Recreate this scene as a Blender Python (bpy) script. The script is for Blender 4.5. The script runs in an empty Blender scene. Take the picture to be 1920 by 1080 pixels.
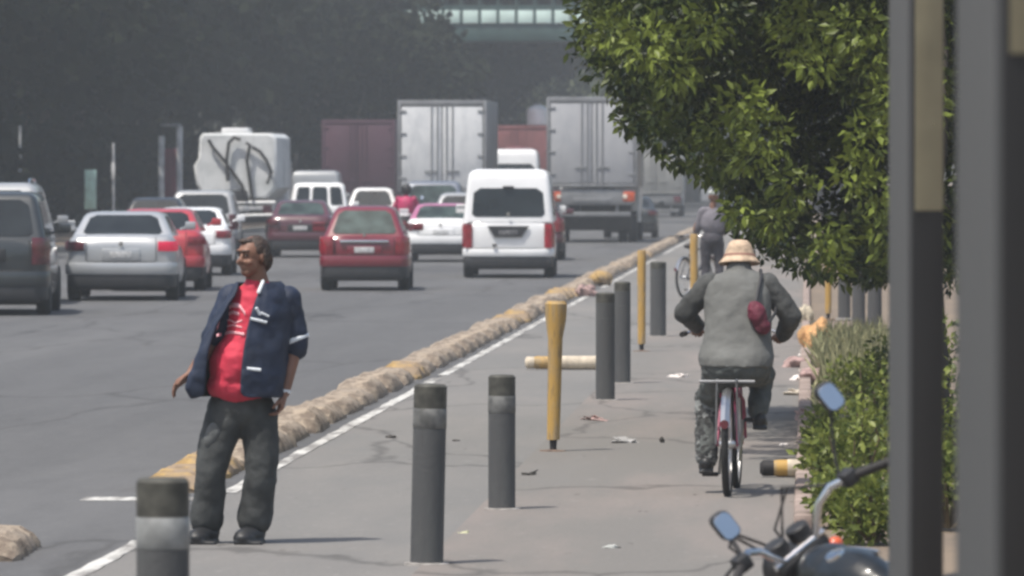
import bpy, bmesh, math, random
import numpy as np
from mathutils import Vector, Matrix, Euler
R = math.radians
random.seed(7); rng = np.random.default_rng(7)
sc = bpy.context.scene

# ------------------------------------------------------------ camera, world, sun, exposure
F = 12000.0            # focal length in pixels of the 1920 wide photograph
HC = 1.98
cam_d = bpy.data.cameras.new('camera'); cam = bpy.data.objects.new('camera', cam_d)
sc.collection.objects.link(cam); sc.camera = cam
cam_d.sensor_width = 36.0; cam_d.lens = F / 1920 * 36.0
cam_d.clip_start = 0.5; cam_d.clip_end = 3000
cam.location = (0, 0, HC)
YAW = math.atan(555 / F); PITCH = -math.atan(212 / F)
cam.rotation_euler = (R(90) + PITCH, 0, YAW)
cam_d.dof.use_dof = True; cam_d.dof.focus_distance = 42; cam_d.dof.aperture_fstop = 8.5
CM = cam.rotation_euler.to_matrix()
def P(px, py, Y):
    d = CM @ Vector(((px - 960) / F, -(py - 540) / F, -1)); d *= Y / d.y
    return Vector((d.x, Y, HC + d.z))
def GX(px, Y): return P(px, 540, Y).x
def G(py, px=960):
    d = CM @ Vector(((px - 960) / F, -(py - 540) / F, -1)); t = -HC / d.z
    return Vector((d.x * t, d.y * t, 0))

SUN_EL = R(66); SUN_AZ_LEFT = R(44)      # sun behind the camera, to its left
sv = Vector((-math.sin(SUN_AZ_LEFT) * math.cos(SUN_EL), -math.cos(SUN_AZ_LEFT) * math.cos(SUN_EL), math.sin(SUN_EL)))
w = bpy.data.worlds.new('World'); sc.world = w; w.use_nodes = True
nt = w.node_tree; bg = nt.nodes['Background']
sky = nt.nodes.new('ShaderNodeTexSky'); sky.sky_type = 'NISHITA'; sky.sun_disc = False
sky.sun_elevation = SUN_EL; sky.sun_rotation = math.atan2(sv.x, sv.y)
sky.air_density = 1.3; sky.dust_density = 3.5
nt.links.new(sky.outputs[0], bg.inputs[0]); bg.inputs[1].default_value = 0.12
sd = bpy.data.lights.new('sun', 'SUN'); so = bpy.data.objects.new('sun', sd); sc.collection.objects.link(so)
sd.energy = 3.6; sd.angle = R(0.6); sd.color = (1.0, 0.955, 0.88)
so.rotation_euler = sv.to_track_quat('Z', 'Y').to_euler()
vs = sc.view_settings; vs.view_transform = 'Standard'; vs.look = 'None'; vs.exposure = 0.28; vs.gamma = 1; vs.use_curve_mapping = False
sc.cycles.filter_width = 2.8
sc.cycles.max_bounces = 8; sc.cycles.volume_bounces = 1; sc.cycles.transparent_max_bounces = 8

# ------------------------------------------------------------ materials
MATS = {}
def mat(name, col, rough=0.7, metal=0.0, var=0.12, scale=6.0, bump=0.0, bscale=40, coat=0.0, spec=0.5, col2=None, detail=4, emis=None):
    if name in MATS: return MATS[name]
    m = bpy.data.materials.new(name); m.use_nodes = True; n = m.node_tree; b = n.nodes['Principled BSDF']
    tc = n.nodes.new('ShaderNodeTexCoord'); nz = n.nodes.new('ShaderNodeTexNoise'); nz.inputs['Scale'].default_value = scale; nz.inputs['Detail'].default_value = detail
    n.links.new(tc.outputs['Object'], nz.inputs['Vector'])
    cr = n.nodes.new('ShaderNodeValToRGB'); e = cr.color_ramp.elements
    c2 = col2 or tuple(min(1, c * (1 + var)) for c in col); c1 = tuple(c * (1 - var) for c in col) if col2 is None else col
    e[0].position = 0.35; e[0].color = (*c1, 1); e[1].position = 0.65; e[1].color = (*c2, 1)
    n.links.new(nz.outputs[0], cr.inputs[0]); n.links.new(cr.outputs[0], b.inputs['Base Color'])
    b.inputs['Roughness'].default_value = rough; b.inputs['Metallic'].default_value = metal
    b.inputs['Coat Weight'].default_value = coat; b.inputs['Coat Roughness'].default_value = 0.08
    b.inputs['Specular IOR Level'].default_value = spec
    if bump:
        n2 = n.nodes.new('ShaderNodeTexNoise'); n2.inputs['Scale'].default_value = bscale; n2.inputs['Detail'].default_value = 5
        n.links.new(tc.outputs['Object'], n2.inputs['Vector'])
        bp = n.nodes.new('ShaderNodeBump'); bp.inputs['Strength'].default_value = bump; bp.inputs['Distance'].default_value = 0.02
        n.links.new(n2.outputs[0], bp.inputs['Height']); n.links.new(bp.outputs[0], b.inputs['Normal'])
    if emis:
        b.inputs['Emission Color'].default_value = (*emis[0], 1); b.inputs['Emission Strength'].default_value = emis[1]
    MATS[name] = m; return m

def ground_mat(name, layers, base, rough=0.9, bump=0.3, cracks=None):
    """base colour plus noise layers (scale xyz, lo, hi, colour, amount)"""
    m = bpy.data.materials.new(name); m.use_nodes = True; n = m.node_tree; b = n.nodes['Principled BSDF']
    b.inputs['Roughness'].default_value = rough; b.inputs['Specular IOR Level'].default_value = 0.25
    tc = n.nodes.new('ShaderNodeTexCoord')
    rgb = n.nodes.new('ShaderNodeRGB'); rgb.outputs[0].default_value = (*base, 1); cur = rgb.outputs[0]
    for i, (scl, lo, hi, col, amt) in enumerate(layers):
        mp = n.nodes.new('ShaderNodeMapping'); mp.inputs['Scale'].default_value = scl; mp.inputs['Location'].default_value = (i * 7.3, i * 3.1, 0)
        n.links.new(tc.outputs['Object'], mp.inputs['Vector'])
        nz = n.nodes.new('ShaderNodeTexNoise'); nz.inputs['Scale'].default_value = 1; nz.inputs['Detail'].default_value = 6; nz.inputs['Roughness'].default_value = 0.6
        n.links.new(mp.outputs[0], nz.inputs['Vector'])
        mr = n.nodes.new('ShaderNodeMapRange'); mr.inputs[1].default_value = lo; mr.inputs[2].default_value = hi; mr.inputs[3].default_value = 0; mr.inputs[4].default_value = amt
        n.links.new(nz.outputs[0], mr.inputs[0])
        mx = n.nodes.new('ShaderNodeMix'); mx.data_type = 'RGBA'; mx.inputs[7].default_value = (*col, 1)
        n.links.new(mr.outputs[0], mx.inputs[0]); n.links.new(cur, mx.inputs[6]); cur = mx.outputs[2]
    if cracks:
        mp = n.nodes.new('ShaderNodeMapping'); mp.inputs['Scale'].default_value = cracks[0]; n.links.new(tc.outputs['Object'], mp.inputs['Vector'])
        wn = n.nodes.new('ShaderNodeTexNoise'); wn.inputs['Scale'].default_value = 2.2; wn.inputs['Detail'].default_value = 5; n.links.new(mp.outputs[0], wn.inputs['Vector'])
        ad = n.nodes.new('ShaderNodeMix'); ad.data_type = 'RGBA'; ad.inputs[0].default_value = .35; n.links.new(mp.outputs[0], ad.inputs[6]); n.links.new(wn.outputs[1], ad.inputs[7])
        vo = n.nodes.new('ShaderNodeTexVoronoi'); vo.feature = 'DISTANCE_TO_EDGE'; vo.inputs['Scale'].default_value = 1; n.links.new(ad.outputs[2], vo.inputs['Vector'])
        mr = n.nodes.new('ShaderNodeMapRange'); mr.inputs[1].default_value = 0; mr.inputs[2].default_value = cracks[1]; mr.inputs[3].default_value = cracks[2]; mr.inputs[4].default_value = 0; n.links.new(vo.outputs[0], mr.inputs[0])
        mx = n.nodes.new('ShaderNodeMix'); mx.data_type = 'RGBA'; mx.inputs[7].default_value = (.04, .038, .036, 1); n.links.new(mr.outputs[0], mx.inputs[0]); n.links.new(cur, mx.inputs[6]); cur = mx.outputs[2]
    n.links.new(cur, b.inputs['Base Color'])
    nz = n.nodes.new('ShaderNodeTexNoise'); nz.inputs['Scale'].default_value = 60; nz.inputs['Detail'].default_value = 4
    n.links.new(tc.outputs['Object'], nz.inputs['Vector'])
    bp = n.nodes.new('ShaderNodeBump'); bp.inputs['Strength'].default_value = bump; bp.inputs['Distance'].default_value = 0.01
    n.links.new(nz.outputs[0], bp.inputs['Height']); n.links.new(bp.outputs[0], b.inputs['Normal'])
    return m

def leaf_mat(name, c1, c2, rough=0.4, trans=0.3, spec=0.5):
    m = bpy.data.materials.new(name); m.use_nodes = True; n = m.node_tree; b = n.nodes['Principled BSDF']
    at = n.nodes.new('ShaderNodeAttribute'); at.attribute_name = 'tint'
    cr = n.nodes.new('ShaderNodeValToRGB'); e = cr.color_ramp.elements
    e[0].position = 0; e[0].color = (*c1, 1); e[1].position = 1; e[1].color = (*c2, 1)
    n.links.new(at.outputs['Fac'], cr.inputs[0]); n.links.new(cr.outputs[0], b.inputs['Base Color'])
    b.inputs['Roughness'].default_value = rough; b.inputs['Specular IOR Level'].default_value = spec
    tr = n.nodes.new('ShaderNodeBsdfTranslucent'); n.links.new(cr.outputs[0], tr.inputs[0])
    mx = n.nodes.new('ShaderNodeMixShader'); mx.inputs[0].default_value = trans
    out = n.nodes['Material Output']
    n.links.new(b.outputs[0], mx.inputs[1]); n.links.new(tr.outputs[0], mx.inputs[2]); n.links.new(mx.outputs[0], out.inputs[0])
    return m

# ------------------------------------------------------------ mesh helpers
class MB:
    def __init__(s): s.v = []; s.f = []
    def add(s, vs_, fs):
        o = len(s.v); s.v += [tuple(v) for v in vs_]; s.f += [tuple(i + o for i in f) for f in fs]; return s
    def box(s, x0, x1, y0, y1, z0, z1, M=None):
        vs_ = [Vector((x, y, z)) for z in (z0, z1) for y in (y0, y1) for x in (x0, x1)]
        if M is not None: vs_ = [M @ v for v in vs_]
        return s.add(vs_, [(0, 2, 3, 1), (4, 5, 7, 6), (0, 1, 5, 4), (2, 6, 7, 3), (0, 4, 6, 2), (1, 3, 7, 5)])
    def bbox(s, x0, x1, y0, y1, z0, z1, b=0.02, M=None):
        """box with chamfered edges along every side"""
        bm = bmesh.new(); bmesh.ops.create_cube(bm, size=1)
        for v in bm.verts: v.co = Vector(((x0 + x1) / 2 + v.co.x * (x1 - x0), (y0 + y1) / 2 + v.co.y * (y1 - y0), (z0 + z1) / 2 + v.co.z * (z1 - z0)))
        bmesh.ops.bevel(bm, geom=bm.edges[:], offset=b, segments=2, affect='EDGES', profile=0.5)
        bm.verts.index_update()
        s.add([(M @ v.co) if M is not None else v.co.copy() for v in bm.verts], [[v.index for v in f.verts] for f in bm.faces]); bm.free(); return s
    def loft(s, rings, cap=True, closed=True):
        n = len(rings[0]); o = len(s.v)
        for r in rings: s.v += [tuple(p) for p in r]
        m = n if closed else n - 1
        for i in range(len(rings) - 1):
            for j in range(m):
                a = o + i * n + j; b = o + i * n + (j + 1) % n
                s.f.append((a, b, b + n, a + n))
        if cap and closed:
            s.f.append(tuple(o + j for j in range(n))[::-1]); s.f.append(tuple(o + (len(rings) - 1) * n + j for j in range(n)))
        return s
    def tube(s, pts, r, n=10, cap=True):
        pts = [Vector(p) for p in pts]; rs = r if isinstance(r, (list, tuple)) else [r] * len(pts)
        rings = []; up = Vector((0.13, 0.21, 1)).normalized()
        for i, p in enumerate(pts):
            t = (pts[min(i + 1, len(pts) - 1)] - pts[max(i - 1, 0)]).normalized()
            a = t.cross(up)
            if a.length < 0.05: a = t.cross(Vector((1, 0, 0)))
            a.normalize(); b = a.cross(t).normalized()
            rings.append([p + (a * math.cos(k * 2 * math.pi / n) + b * math.sin(k * 2 * math.pi / n)) * rs[i] for k in range(n)])
        return s.loft(rings, cap)
    def cap(s, p0, p1, r0, r1, n=12):
        """tapered capsule, closed"""
        p0 = Vector(p0); p1 = Vector(p1); t = (p1 - p0); L = t.length; t = t.normalized() if L > 1e-6 else Vector((0, 0, 1))
        a = t.cross(Vector((0, 0, 1)));  a = a if a.length > 0.05 else t.cross(Vector((1, 0, 0))); a.normalize(); b = a.cross(t)
        rings = []
        for th in (85, 60, 35, 12): rings.append((p0 - t * r0 * math.sin(R(th)), r0 * math.cos(R(th))))
        rings.append((p0, r0)); rings.append((p1, r1))
        for th in (12, 35, 60, 85): rings.append((p1 + t * r1 * math.sin(R(th)), r1 * math.cos(R(th))))
        return s.loft([[c + (a * math.cos(k * 2 * math.pi / n) + b * math.sin(k * 2 * math.pi / n)) * q for k in range(n)] for c, q in rings])
    def ell(s, c, r, rot=(0, 0, 0), n=16, m=10):
        M = Euler(rot).to_matrix(); c = Vector(c); rings = []
        for i in range(m + 1):
            th = -math.pi / 2 + math.pi * (i + 0.15) / (m + 0.3)
            rings.append([c + M @ Vector((r[0] * math.cos(th) * math.cos(k * 2 * math.pi / n), r[1] * math.cos(th) * math.sin(k * 2 * math.pi / n), r[2] * math.sin(th))) for k in range(n)])
        return s.loft(rings)
    def lathe(s, prof, c=(0, 0, 0), axis='z', n=24, M=None, cap=True):
        rings = []; c = Vector(c)
        for r, h in prof:
            ring = []
            for k in range(n):
                a = k * 2 * math.pi / n; x, y = r * math.cos(a), r * math.sin(a)
                v = {'z': Vector((x, y, h)), 'x': Vector((h, x, y)), 'y': Vector((x, h, y))}[axis]
                v = c + v; ring.append(M @ v if M is not None else v)
            rings.append(ring)
        return s.loft(rings, cap)
    def build(s, name, m, parent=None, smooth=True, angle=40):
        me = bpy.data.meshes.new(name); me.from_pydata(s.v, [], s.f); me.update()
        bm = bmesh.new(); bm.from_mesh(me); bmesh.ops.recalc_face_normals(bm, faces=bm.faces[:])
        if smooth:
            for f in bm.faces: f.smooth = True
            for e in bm.edges:
                if len(e.link_faces) == 2 and e.calc_face_angle(0) > R(angle): e.smooth = False
        bm.to_mesh(me); bm.free()
        me.materials.append(m)
        o = bpy.data.objects.new(name, me); sc.collection.objects.link(o)
        if parent is not None: o.parent = parent
        return o

def tag(o, label=None, cat=None, group=None, kind=None):
    if label: o['label'] = label
    if cat: o['category'] = cat
    if group: o['group'] = group
    if kind: o['kind'] = kind
    return o
def thing(name, label, cat, loc=(0, 0, 0), rot=(0, 0, 0), group=None, scale=1.0):
    o = bpy.data.objects.new(name, None); sc.collection.objects.link(o); o.empty_display_size = 0.2
    o.location = loc; o.rotation_euler = rot; o.scale = (scale,) * 3
    return tag(o, label, cat, group)
def dup(root, loc, rot=None, label=None, scale=None):
    r = root.copy(); sc.collection.objects.link(r); r.location = loc
    if rot is not None: r.rotation_euler = rot
    if scale is not None: r.scale = scale if isinstance(scale, tuple) else (scale,) * 3
    if label: r['label'] = label
    for ch in list(root.children):
        c = ch.copy(); sc.collection.objects.link(c); c.parent = r
        for g in list(ch.children):
            d = g.copy(); sc.collection.objects.link(d); d.parent = c
    return r
_tex = {}
def clay(mb, name, m, parent, voxel=0.012, smooth=4, disp=0.0, dsize=0.12):
    """fuse overlapping closed shapes into one continuous skin"""
    o = mb.build(name, m, None)
    md = o.modifiers.new('r', 'REMESH'); md.mode = 'VOXEL'; md.voxel_size = voxel
    ms = o.modifiers.new('s', 'SMOOTH'); ms.iterations = smooth; ms.factor = 0.5
    if disp:
        k = dsize
        if k not in _tex:
            t = bpy.data.textures.new('folds', 'CLOUDS'); t.noise_scale = k; t.noise_depth = 2; _tex[k] = t
        dm = o.modifiers.new('d', 'DISPLACE'); dm.texture = _tex[k]; dm.strength = disp; dm.mid_level = 0.5
    dg = bpy.context.evaluated_depsgraph_get(); me = bpy.data.meshes.new_from_object(o.evaluated_get(dg))
    for p in me.polygons: p.use_smooth = True
    me.name = name; o.modifiers.clear(); old = o.data; o.data = me; bpy.data.meshes.remove(old)
    if not me.materials: me.materials.append(m)
    if parent is not None: o.parent = parent
    return o
def leaves_mesh(name, pts, dirs, size, asp=0.45, droop=0.5, tint=None):
    """pts (N,3) leaf bases, dirs (N,3) growth directions, size (N,): folded rhombic leaves, two triangles each side"""
    N = len(pts); d = dirs / (np.linalg.norm(dirs, axis=1, keepdims=True) + 1e-9)
    rv = rng.normal(size=(N, 3)); s_ = np.cross(d, rv); s_ /= (np.linalg.norm(s_, axis=1, keepdims=True) + 1e-9)
    nrm = np.cross(s_, d); nrm[nrm[:, 2] < 0] *= -1
    sz = size[:, None]
    a = pts; tip = pts + d * sz; midp = pts + d * sz * 0.45
    l = midp + s_ * sz * asp * 0.5 + nrm * sz * 0.08; r = midp - s_ * sz * asp * 0.5 + nrm * sz * 0.08
    V = np.stack([a, l, tip, r], axis=1).reshape(-1, 3)
    me = bpy.data.meshes.new(name)
    me.vertices.add(4 * N); me.vertices.foreach_set('co', V.astype(np.float32).ravel())
    idx = np.arange(N)[:, None] * 4
    tri = np.concatenate([idx + np.array([[0, 1, 2]]), idx + np.array([[0, 2, 3]])], axis=1).reshape(-1)
    me.loops.add(6 * N); me.loops.foreach_set('vertex_index', tri.astype(np.int32))
    me.polygons.add(2 * N); me.polygons.foreach_set('loop_start', (np.arange(2 * N) * 3).astype(np.int32))
    me.update(calc_edges=True)
    at = me.attributes.new('tint', 'FLOAT', 'FACE'); at.data.foreach_set('value', np.repeat(rng.random(N) if tint is None else np.clip(tint, 0, 1), 2).astype(np.float32))
    return me
def clump_leaves(clumps, per, size, shell=0.45, up=0.25, asp=0.45, droop=0.3):
    """clumps: (x,y,z,rx,ry,rz); leaves in the outer shell of each"""
    Ps = []; Ds = []
    for c in clumps:
        n = max(6, int(per * (c[3] * c[4] + c[3] * c[5] + c[4] * c[5]) / 3))
        d = rng.normal(size=(n, 3)); d /= np.linalg.norm(d, axis=1, keepdims=True)
        rad = (1 - shell * rng.random(n) ** 1.5)[:, None] * (1 + 0.10 * rng.normal(size=(n, 1)))
        p = d * rad * np.array(c[3:6]) + np.array(c[:3])
        g = d * 0.8 + rng.normal(size=(n, 3)) * 0.7; g[:, 2] -= droop
        Ps.append(p); Ds.append(g)
    Pn = np.concatenate(Ps); Dn = np.concatenate(Ds)
    return Pn, Dn, size * (0.7 + 0.6 * rng.random(len(Pn)))

# ------------------------------------------------------------ setting: ground, road, paths
def sheet(name, x0, x1, y0, y1, z, m, kind='structure', bevel=0):
    mb = MB(); mb.box(x0, x1, y0, y1, z - 0.3 if z < 0.2 else 0, z)
    return tag(mb.build(name, m, smooth=False), kind=kind)
m_dirt = ground_mat('dirt', [((1.2, .35, 1), .45, .7, (.26, .2, .14), .7), ((5, 2, 1), .5, .75, (.10, .085, .06), .5)], (.19, .15, .115))
m_asph = ground_mat('asphalt', [((.5, .045, 1), .42, .68, (.135, .134, .135), .8), ((1.1, .006, 1), .45, .7, (.085, .085, .087), .55), ((2.5, .5, 1), .5, .8, (.07, .07, .072), .45), ((9, 3, 1), .5, .8, (.16, .16, .16), .35), ((40, 12, 1), .52, .7, (.18, .18, .175), .4), ((.9, .12, 1), .62, .68, (.05, .05, .051), .65), ((.25, .03, 1), .60, .62, (.075, .075, .078), .55)], (.100, .100, .102), cracks=((.42, .10, 1), .018, .42))
m_lane = ground_mat('concrete path', [((.8, .12, 1), .4, .7, (.225, .21, .195), .8), ((2, .5, 1), .5, .75, (.165, .162, .158), .6), ((12, 4, 1), .58, .8, (.30, .29, .27), .5), ((40, 14, 1), .55, .7, (.11, .105, .10), .45), ((6, 1.2, 1), .66, .74, (.06, .055, .05), .7), ((.3, .05, 1), .56, .62, (.17, .168, .162), .6)], (.175, .170, .162), cracks=((.5, .16, 1), .016, .5))
m_pink = ground_mat('pavement', [((.7, .10, 1), .45, .72, (.265, .222, .20), .85), ((3, .7, 1), .5, .8, (.17, .16, .15), .6), ((10, 3, 1), .6, .8, (.3, .285, .265), .5), ((40, 14, 1), .55, .7, (.11, .10, .09), .45), ((7, 1.5, 1), .66, .74, (.07, .06, .055), .8), ((.4, .06, 1), .54, .6, (.18, .173, .163), .6)], (.178, .168, .155), cracks=((.6, .22, 1), .018, .5))
m_paint = ground_mat('worn paint', [((6, 1.0, 1), .43, .58, (.2, .19, .18), .95), ((2, .3, 1), .5, .7, (.4, .39, .36), .5)], (.56, .55, .52))
sheet('ground', -500, 400, -20, 1500, -0.02, m_dirt)
sheet('road', -19.0, -3.6, -10, 1200, 0.0, m_asph)
sheet('bike_lane', -3.6, -1.95, -10, 1200, 0.004, m_lane)
sheet('pavement', -1.95, -0.08, -10, 1200, 0.008, m_pink)
def strip(x0, x1, y0, y1, z):
    """hand painted line with slightly ragged edges"""
    mb = MB(); n = max(2, int((y1 - y0) / 0.4)); rg = []
    for i in range(n + 1):
        y = y0 + (y1 - y0) * i / n
        rg.append([(x0 + random.uniform(-.012, .012), y, z), (x1 + random.uniform(-.012, .012), y, z), (x1, y, z - .003), (x0, y, z - .003)])
    mb.loft(rg); return mb
for y0, y1 in ((29.5, 34.4), (39.6, 62), (63.0, 90), (95, 104), (112, 150), (160, 230)):
    tag(strip(-3.64, -3.55, y0, y1, 0.009).build('lane_line', m_paint, smooth=False), kind='structure')
# transverse stub of paint where the separator row begins
tag(MB().box(-4.42, -3.72, 38.7, 39.1, 0.001, 0.005).build('stop_line', m_paint, smooth=False), kind='structure')
# left median with kerb, right verge kerb
m_kerb = mat('kerb concrete', (.26, .235, .2), .9, var=.25, scale=3, bump=.5)
tag(MB().bbox(-19.3, -19.0, 60, 700, -.1, .16, .02).build('kerb', m_kerb), kind='structure')
tag(MB().bbox(-36, -19.3, 60, 700, -.1, .13, .02).build('median', m_dirt), kind='structure')
tag(MB().bbox(-0.08, 0.03, 36, 400, -.05, .07, .02).build('verge_kerb', mat('pink kerb', (.27, .21, .18), .9, var=.3, scale=2, bump=.5)), kind='structure')

# ------------------------------------------------------------ separator blocks
m_sep = ground_mat('separator concrete', [((2, 1.2, 3), .42, .60, (.38, .31, .235), .85), ((9, 6, 9), .46, .6, (.12, .09, .07), .7), ((25, 25, 25), .6, .8, (.42, .36, .28), .5)], (.31, .26, .21), bump=.8)
m_sepy = ground_mat('separator yellow', [((4, 3, 6), .40, .54, (.30, .23, .165), .95), ((9, 9, 9), .5, .7, (.15, .10, .06), .6)], (.46, .31, .13), bump=.8)
def sep_mesh(name, m, seed):
    """moulded block: steep ribbed flanks, broken crest, low ends"""
    rr = random.Random(seed); mb = MB(); rings = []
    L = 1.42; n = 24
    for i in range(n + 1):
        t = i / n; y = (t - .5) * L
        e = min(1, min(t, 1 - t) * 9 + .30)
        rib = 1.0 - (.10 if i % 6 == 0 else 0.0)
        h = .145 * e * rib * (1 + rr.uniform(-.13, .08)); w2 = .205 * (1 + rr.uniform(-.05, .05)) * (.86 + .14 * e) * (1 - (.07 if i % 5 == 0 else 0))
        j = [rr.uniform(-.011, .011) for _ in range(8)]
        rings.append([(-w2, y, -.02), (-w2 * .98, y, h * .28 + j[0]), (-w2 * .80, y + j[1], h * .72 + j[2]), (-w2 * .50, y, h + j[3] * .7), (w2 * .46, y, h * .97 + j[4] * .7), (w2 * .78, y + j[5], h * .70 + j[6]), (w2 * .97, y, h * .26 + j[7]), (w2, y, -.02)])
    mb.loft(rings); return mb.build(name, m, angle=28)
seps = [sep_mesh('lane_separator', m_sep, k) for k in range(3)]; sepy = sep_mesh('lane_separator', m_sepy, 9)
GRP = 'concrete lane separator blocks along the bike lane'
used = set()
def put_sep(y, kind, label):
    src = sepy if kind == 'y' else random.choice(seps)
    if src.name not in used: o = src; used.add(src.name)
    else: o = src.copy(); sc.collection.objects.link(o)
    o.location = ((-4.26 if y < 35 else -3.96) + random.uniform(-.03, .03), y, 0); o.rotation_euler = (random.uniform(-.012, .012), random.uniform(-.05, .05), random.uniform(-.035, .035))
    o.scale = (1, 1, random.uniform(.82, 1.15)); tag(o, label, 'lane separator', GRP)
put_sep(33.3, 'b', 'eroded brown separator block cut by the lower left corner, apart from the row')
y = 40.4; k = 0
while y < 225:
    yel = k in (0, 1, 12, 24, 25, 33, 34, 35, 50, 62)
    if k == 0: lb = 'first yellow separator block of the row, just behind the nearest bollard'
    elif k == 1: lb = 'second yellow separator block, just left of the standing man'
    elif k == 12: lb = 'single yellow separator block among brown ones midway along the row'
    elif yel: lb = 'yellow painted separator block in the far part of the row'
    else: lb = 'weathered brown concrete separator block in the long row beside the bike lane'
    put_sep(y, 'y' if yel else 'b', lb); y += 1.84; k += 1
for s_ in seps + [sepy]:
    if s_.name not in used: bpy.data.objects.remove(s_)

# ------------------------------------------------------------ bollards
m_bol = ground_mat('bollard grey paint', [((9, 9, 2.5), .45, .7, (.115, .118, .115), .7), ((30, 30, 4), .6, .8, (.05, .05, .05), .6)], (.082, .083, .085), rough=.6)
m_bolt = mat('bollard cap dark', (.062, .06, .05), .7, var=.3, scale=20)
m_band = mat('grey reflective band', (.26, .265, .26), .5, var=.2, scale=14); m_bandf = mat('faded band', (.13, .13, .125), .6, var=.35, scale=16)
GB = 'grey steel bollards along the path edge'
def bollard(px, py, label, Y=None, h=.92, r=.084, tilt=(0, 0), band=True, X=None):
    g = G(py, px) if Y is None else Vector((X if X is not None else GX(px, Y), Y, 0))
    t = thing('bollard', label, 'bollard', (g.x, g.y, 0.0), (tilt[0], tilt[1], 0), GB)
    mb = MB(); mb.lathe([(r, -.05), (r, h - .225)], n=32); mb.build('post', m_bol, t)
    mb = MB()
    if band: mb.lathe([(r, h - .224), (r + .0015, h - .222), (r + .0015, h - .125), (r, h - .123)], n=32); mb.build('reflective_band', m_band if py == 0 else m_bandf, t)
    else: mb.lathe([(r, h - .224), (r, h - .09)], n=32); mb.build('reflective_band', m_bol, t)
    mb = MB(); z0 = h - .122 if band else h - .089
    mb.lathe([(r, z0), (r, h - .012), (r - .012, h), (.01, h + .004)], n=32); mb.build('cap', m_bolt, t)
    mb = MB(); mb.lathe([(r + .035, -.01), (r + .03, .013), (r + .001, .016)], n=24, cap=False); mb.build('base_collar', mat('mortar', (.32, .3, .28), .95, var=.3, scale=15), t)
    return t
bollard(305, 0, 'nearest grey bollard, cut by the bottom edge in front of the standing man', Y=20.1, h=1.025)
bollard(800, 1060, 'grey bollard with pale band and olive cap, second nearest, right of the man', tilt=(0, .022))
bollard(941, 957, 'slightly shorter grey bollard right of the one nearest the centre bottom', h=.80, r=.080)
bollard(1135, 752, 'dark grey bollard at the right end of the fallen yellow tube', band=False, h=.95)
bollard(1167, 720, 'dark grey bollard half hidden behind another, right of the fallen yellow tube', band=False, h=.97, r=.077)
bollard(1234, 632, 'farthest dark grey bollard, beside the yellow post left of the cyclist', band=False, h=.92, r=.098)
for (px, Y, lb) in ((1583, 88, 'grey bollard right of the thin yellow post under the tree'), (1610, 82, 'grey bollard under the tree, middle of three behind the grass'), (1640, 76, 'grey bollard under the tree, closest to the near metal pole')):
    bollard(px, 0, lb, Y=Y, h=1.02, r=.085, band=False)

# yellow posts: pole, rubber joint, base
m_yel = ground_mat('worn yellow plastic', [((14, 14, 3), .45, .6, (.36, .27, .16), .8), ((30, 30, 6), .55, .7, (.16, .12, .08), .7)], (.47, .29, .085), rough=.6)
m_rub = mat('dark rubber', (.02, .018, .018), .7, var=.2)
m_cream = mat('faded cream plastic', (.55, .47, .36), .6, var=.2, scale=12)
def yellow_post(px, py, label, h=1.1, r=.045, tilt=(0, 0), wide=True):
    g = G(py, px); t = thing('yellow_post', label, 'delineator post', g, (tilt[0], tilt[1], 0), 'yellow plastic delineator posts')
    mb = MB(); mb.lathe([(r, .09), (r * 1.06, h * .3), (r * 1.15, h * .75), (r * (1.65 if wide else 1.15), h * .88), (r * (1.75 if wide else 1.15), h - .02), (r * 1.4 if wide else r, h), (.01, h)], n=24); mb.build('tube', m_yel, t)
    mb = MB(); mb.lathe([(.03, -.01), (.024, .03), (.028, .095)], n=16); mb.build('rubber_joint', m_rub, t)
    mb = MB(); mb.lathe([(.10, -.005), (.095, .014), (.03, .02)], n=20); mb.build('base_plate', mat('rusty base', (.16, .11, .08), .9, var=.4, scale=25), t)
    return t
yellow_post(1037, 848, 'thick leaning yellow post with flared head, nearest of the yellow posts', h=1.08, tilt=(0, .02))
yellow_post(1203, 660, 'slim yellow post beside the grey bollard left of the cyclist', h=1.14, r=.042, wide=False)
yellow_post(1301, 566, 'slim yellow post behind the cyclist shoulder in front of the far bicycle', h=1.06, r=.055, wide=False)
yellow_post(1553, 600, 'thin yellow post at the right side of the path under the tree', h=1.0, r=.042, wide=False)
def fallen_post(x0, x1, py, Y, r, label):
    a = GX(x0, Y); b = GX(x1, Y); c = Vector(((a + b) / 2, Y, r + .012)); L = b - a
    t = thing('fallen_post', label, 'delineator post', (c.x, c.y, 0), (0, 0, R(3)), 'yellow plastic delineator posts')
    mb = MB(); mb.lathe([(r * .9, -L / 2 + .09), (r, -L / 2 + .12), (r, L / 2)], c=(0, 0, r + .012), axis='x', n=20); mb.build('tube', m_yel, t)
    mb = MB(); mb.lathe([(r * .6, -L / 2), (r * .95, -L / 2 + .02), (r * .92, -L / 2 + .09)], c=(0, 0, r + .012), axis='x', n=20); mb.build('end_cap', m_rub if r > .04 and x0 > 1300 else m_cream, t)
    mb = MB(); mb.lathe([(r + .002, -L * .12), (r + .004, -L * .1), (r + .004, L * .46), (r + .002, L * .48)], c=(0, 0, r + .012), axis='x', n=20); mb.build('reflective_sleeve', m_cream, t)
fallen_post(985, 1150, 693, G(694, 1050).y, .065, 'yellow and cream tube lying across the path behind the thick yellow post')
fallen_post(1425, 1560, 895, G(897, 1480).y, .055, 'faded yellow tube with black end lying at the foot of the hedge')
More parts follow.
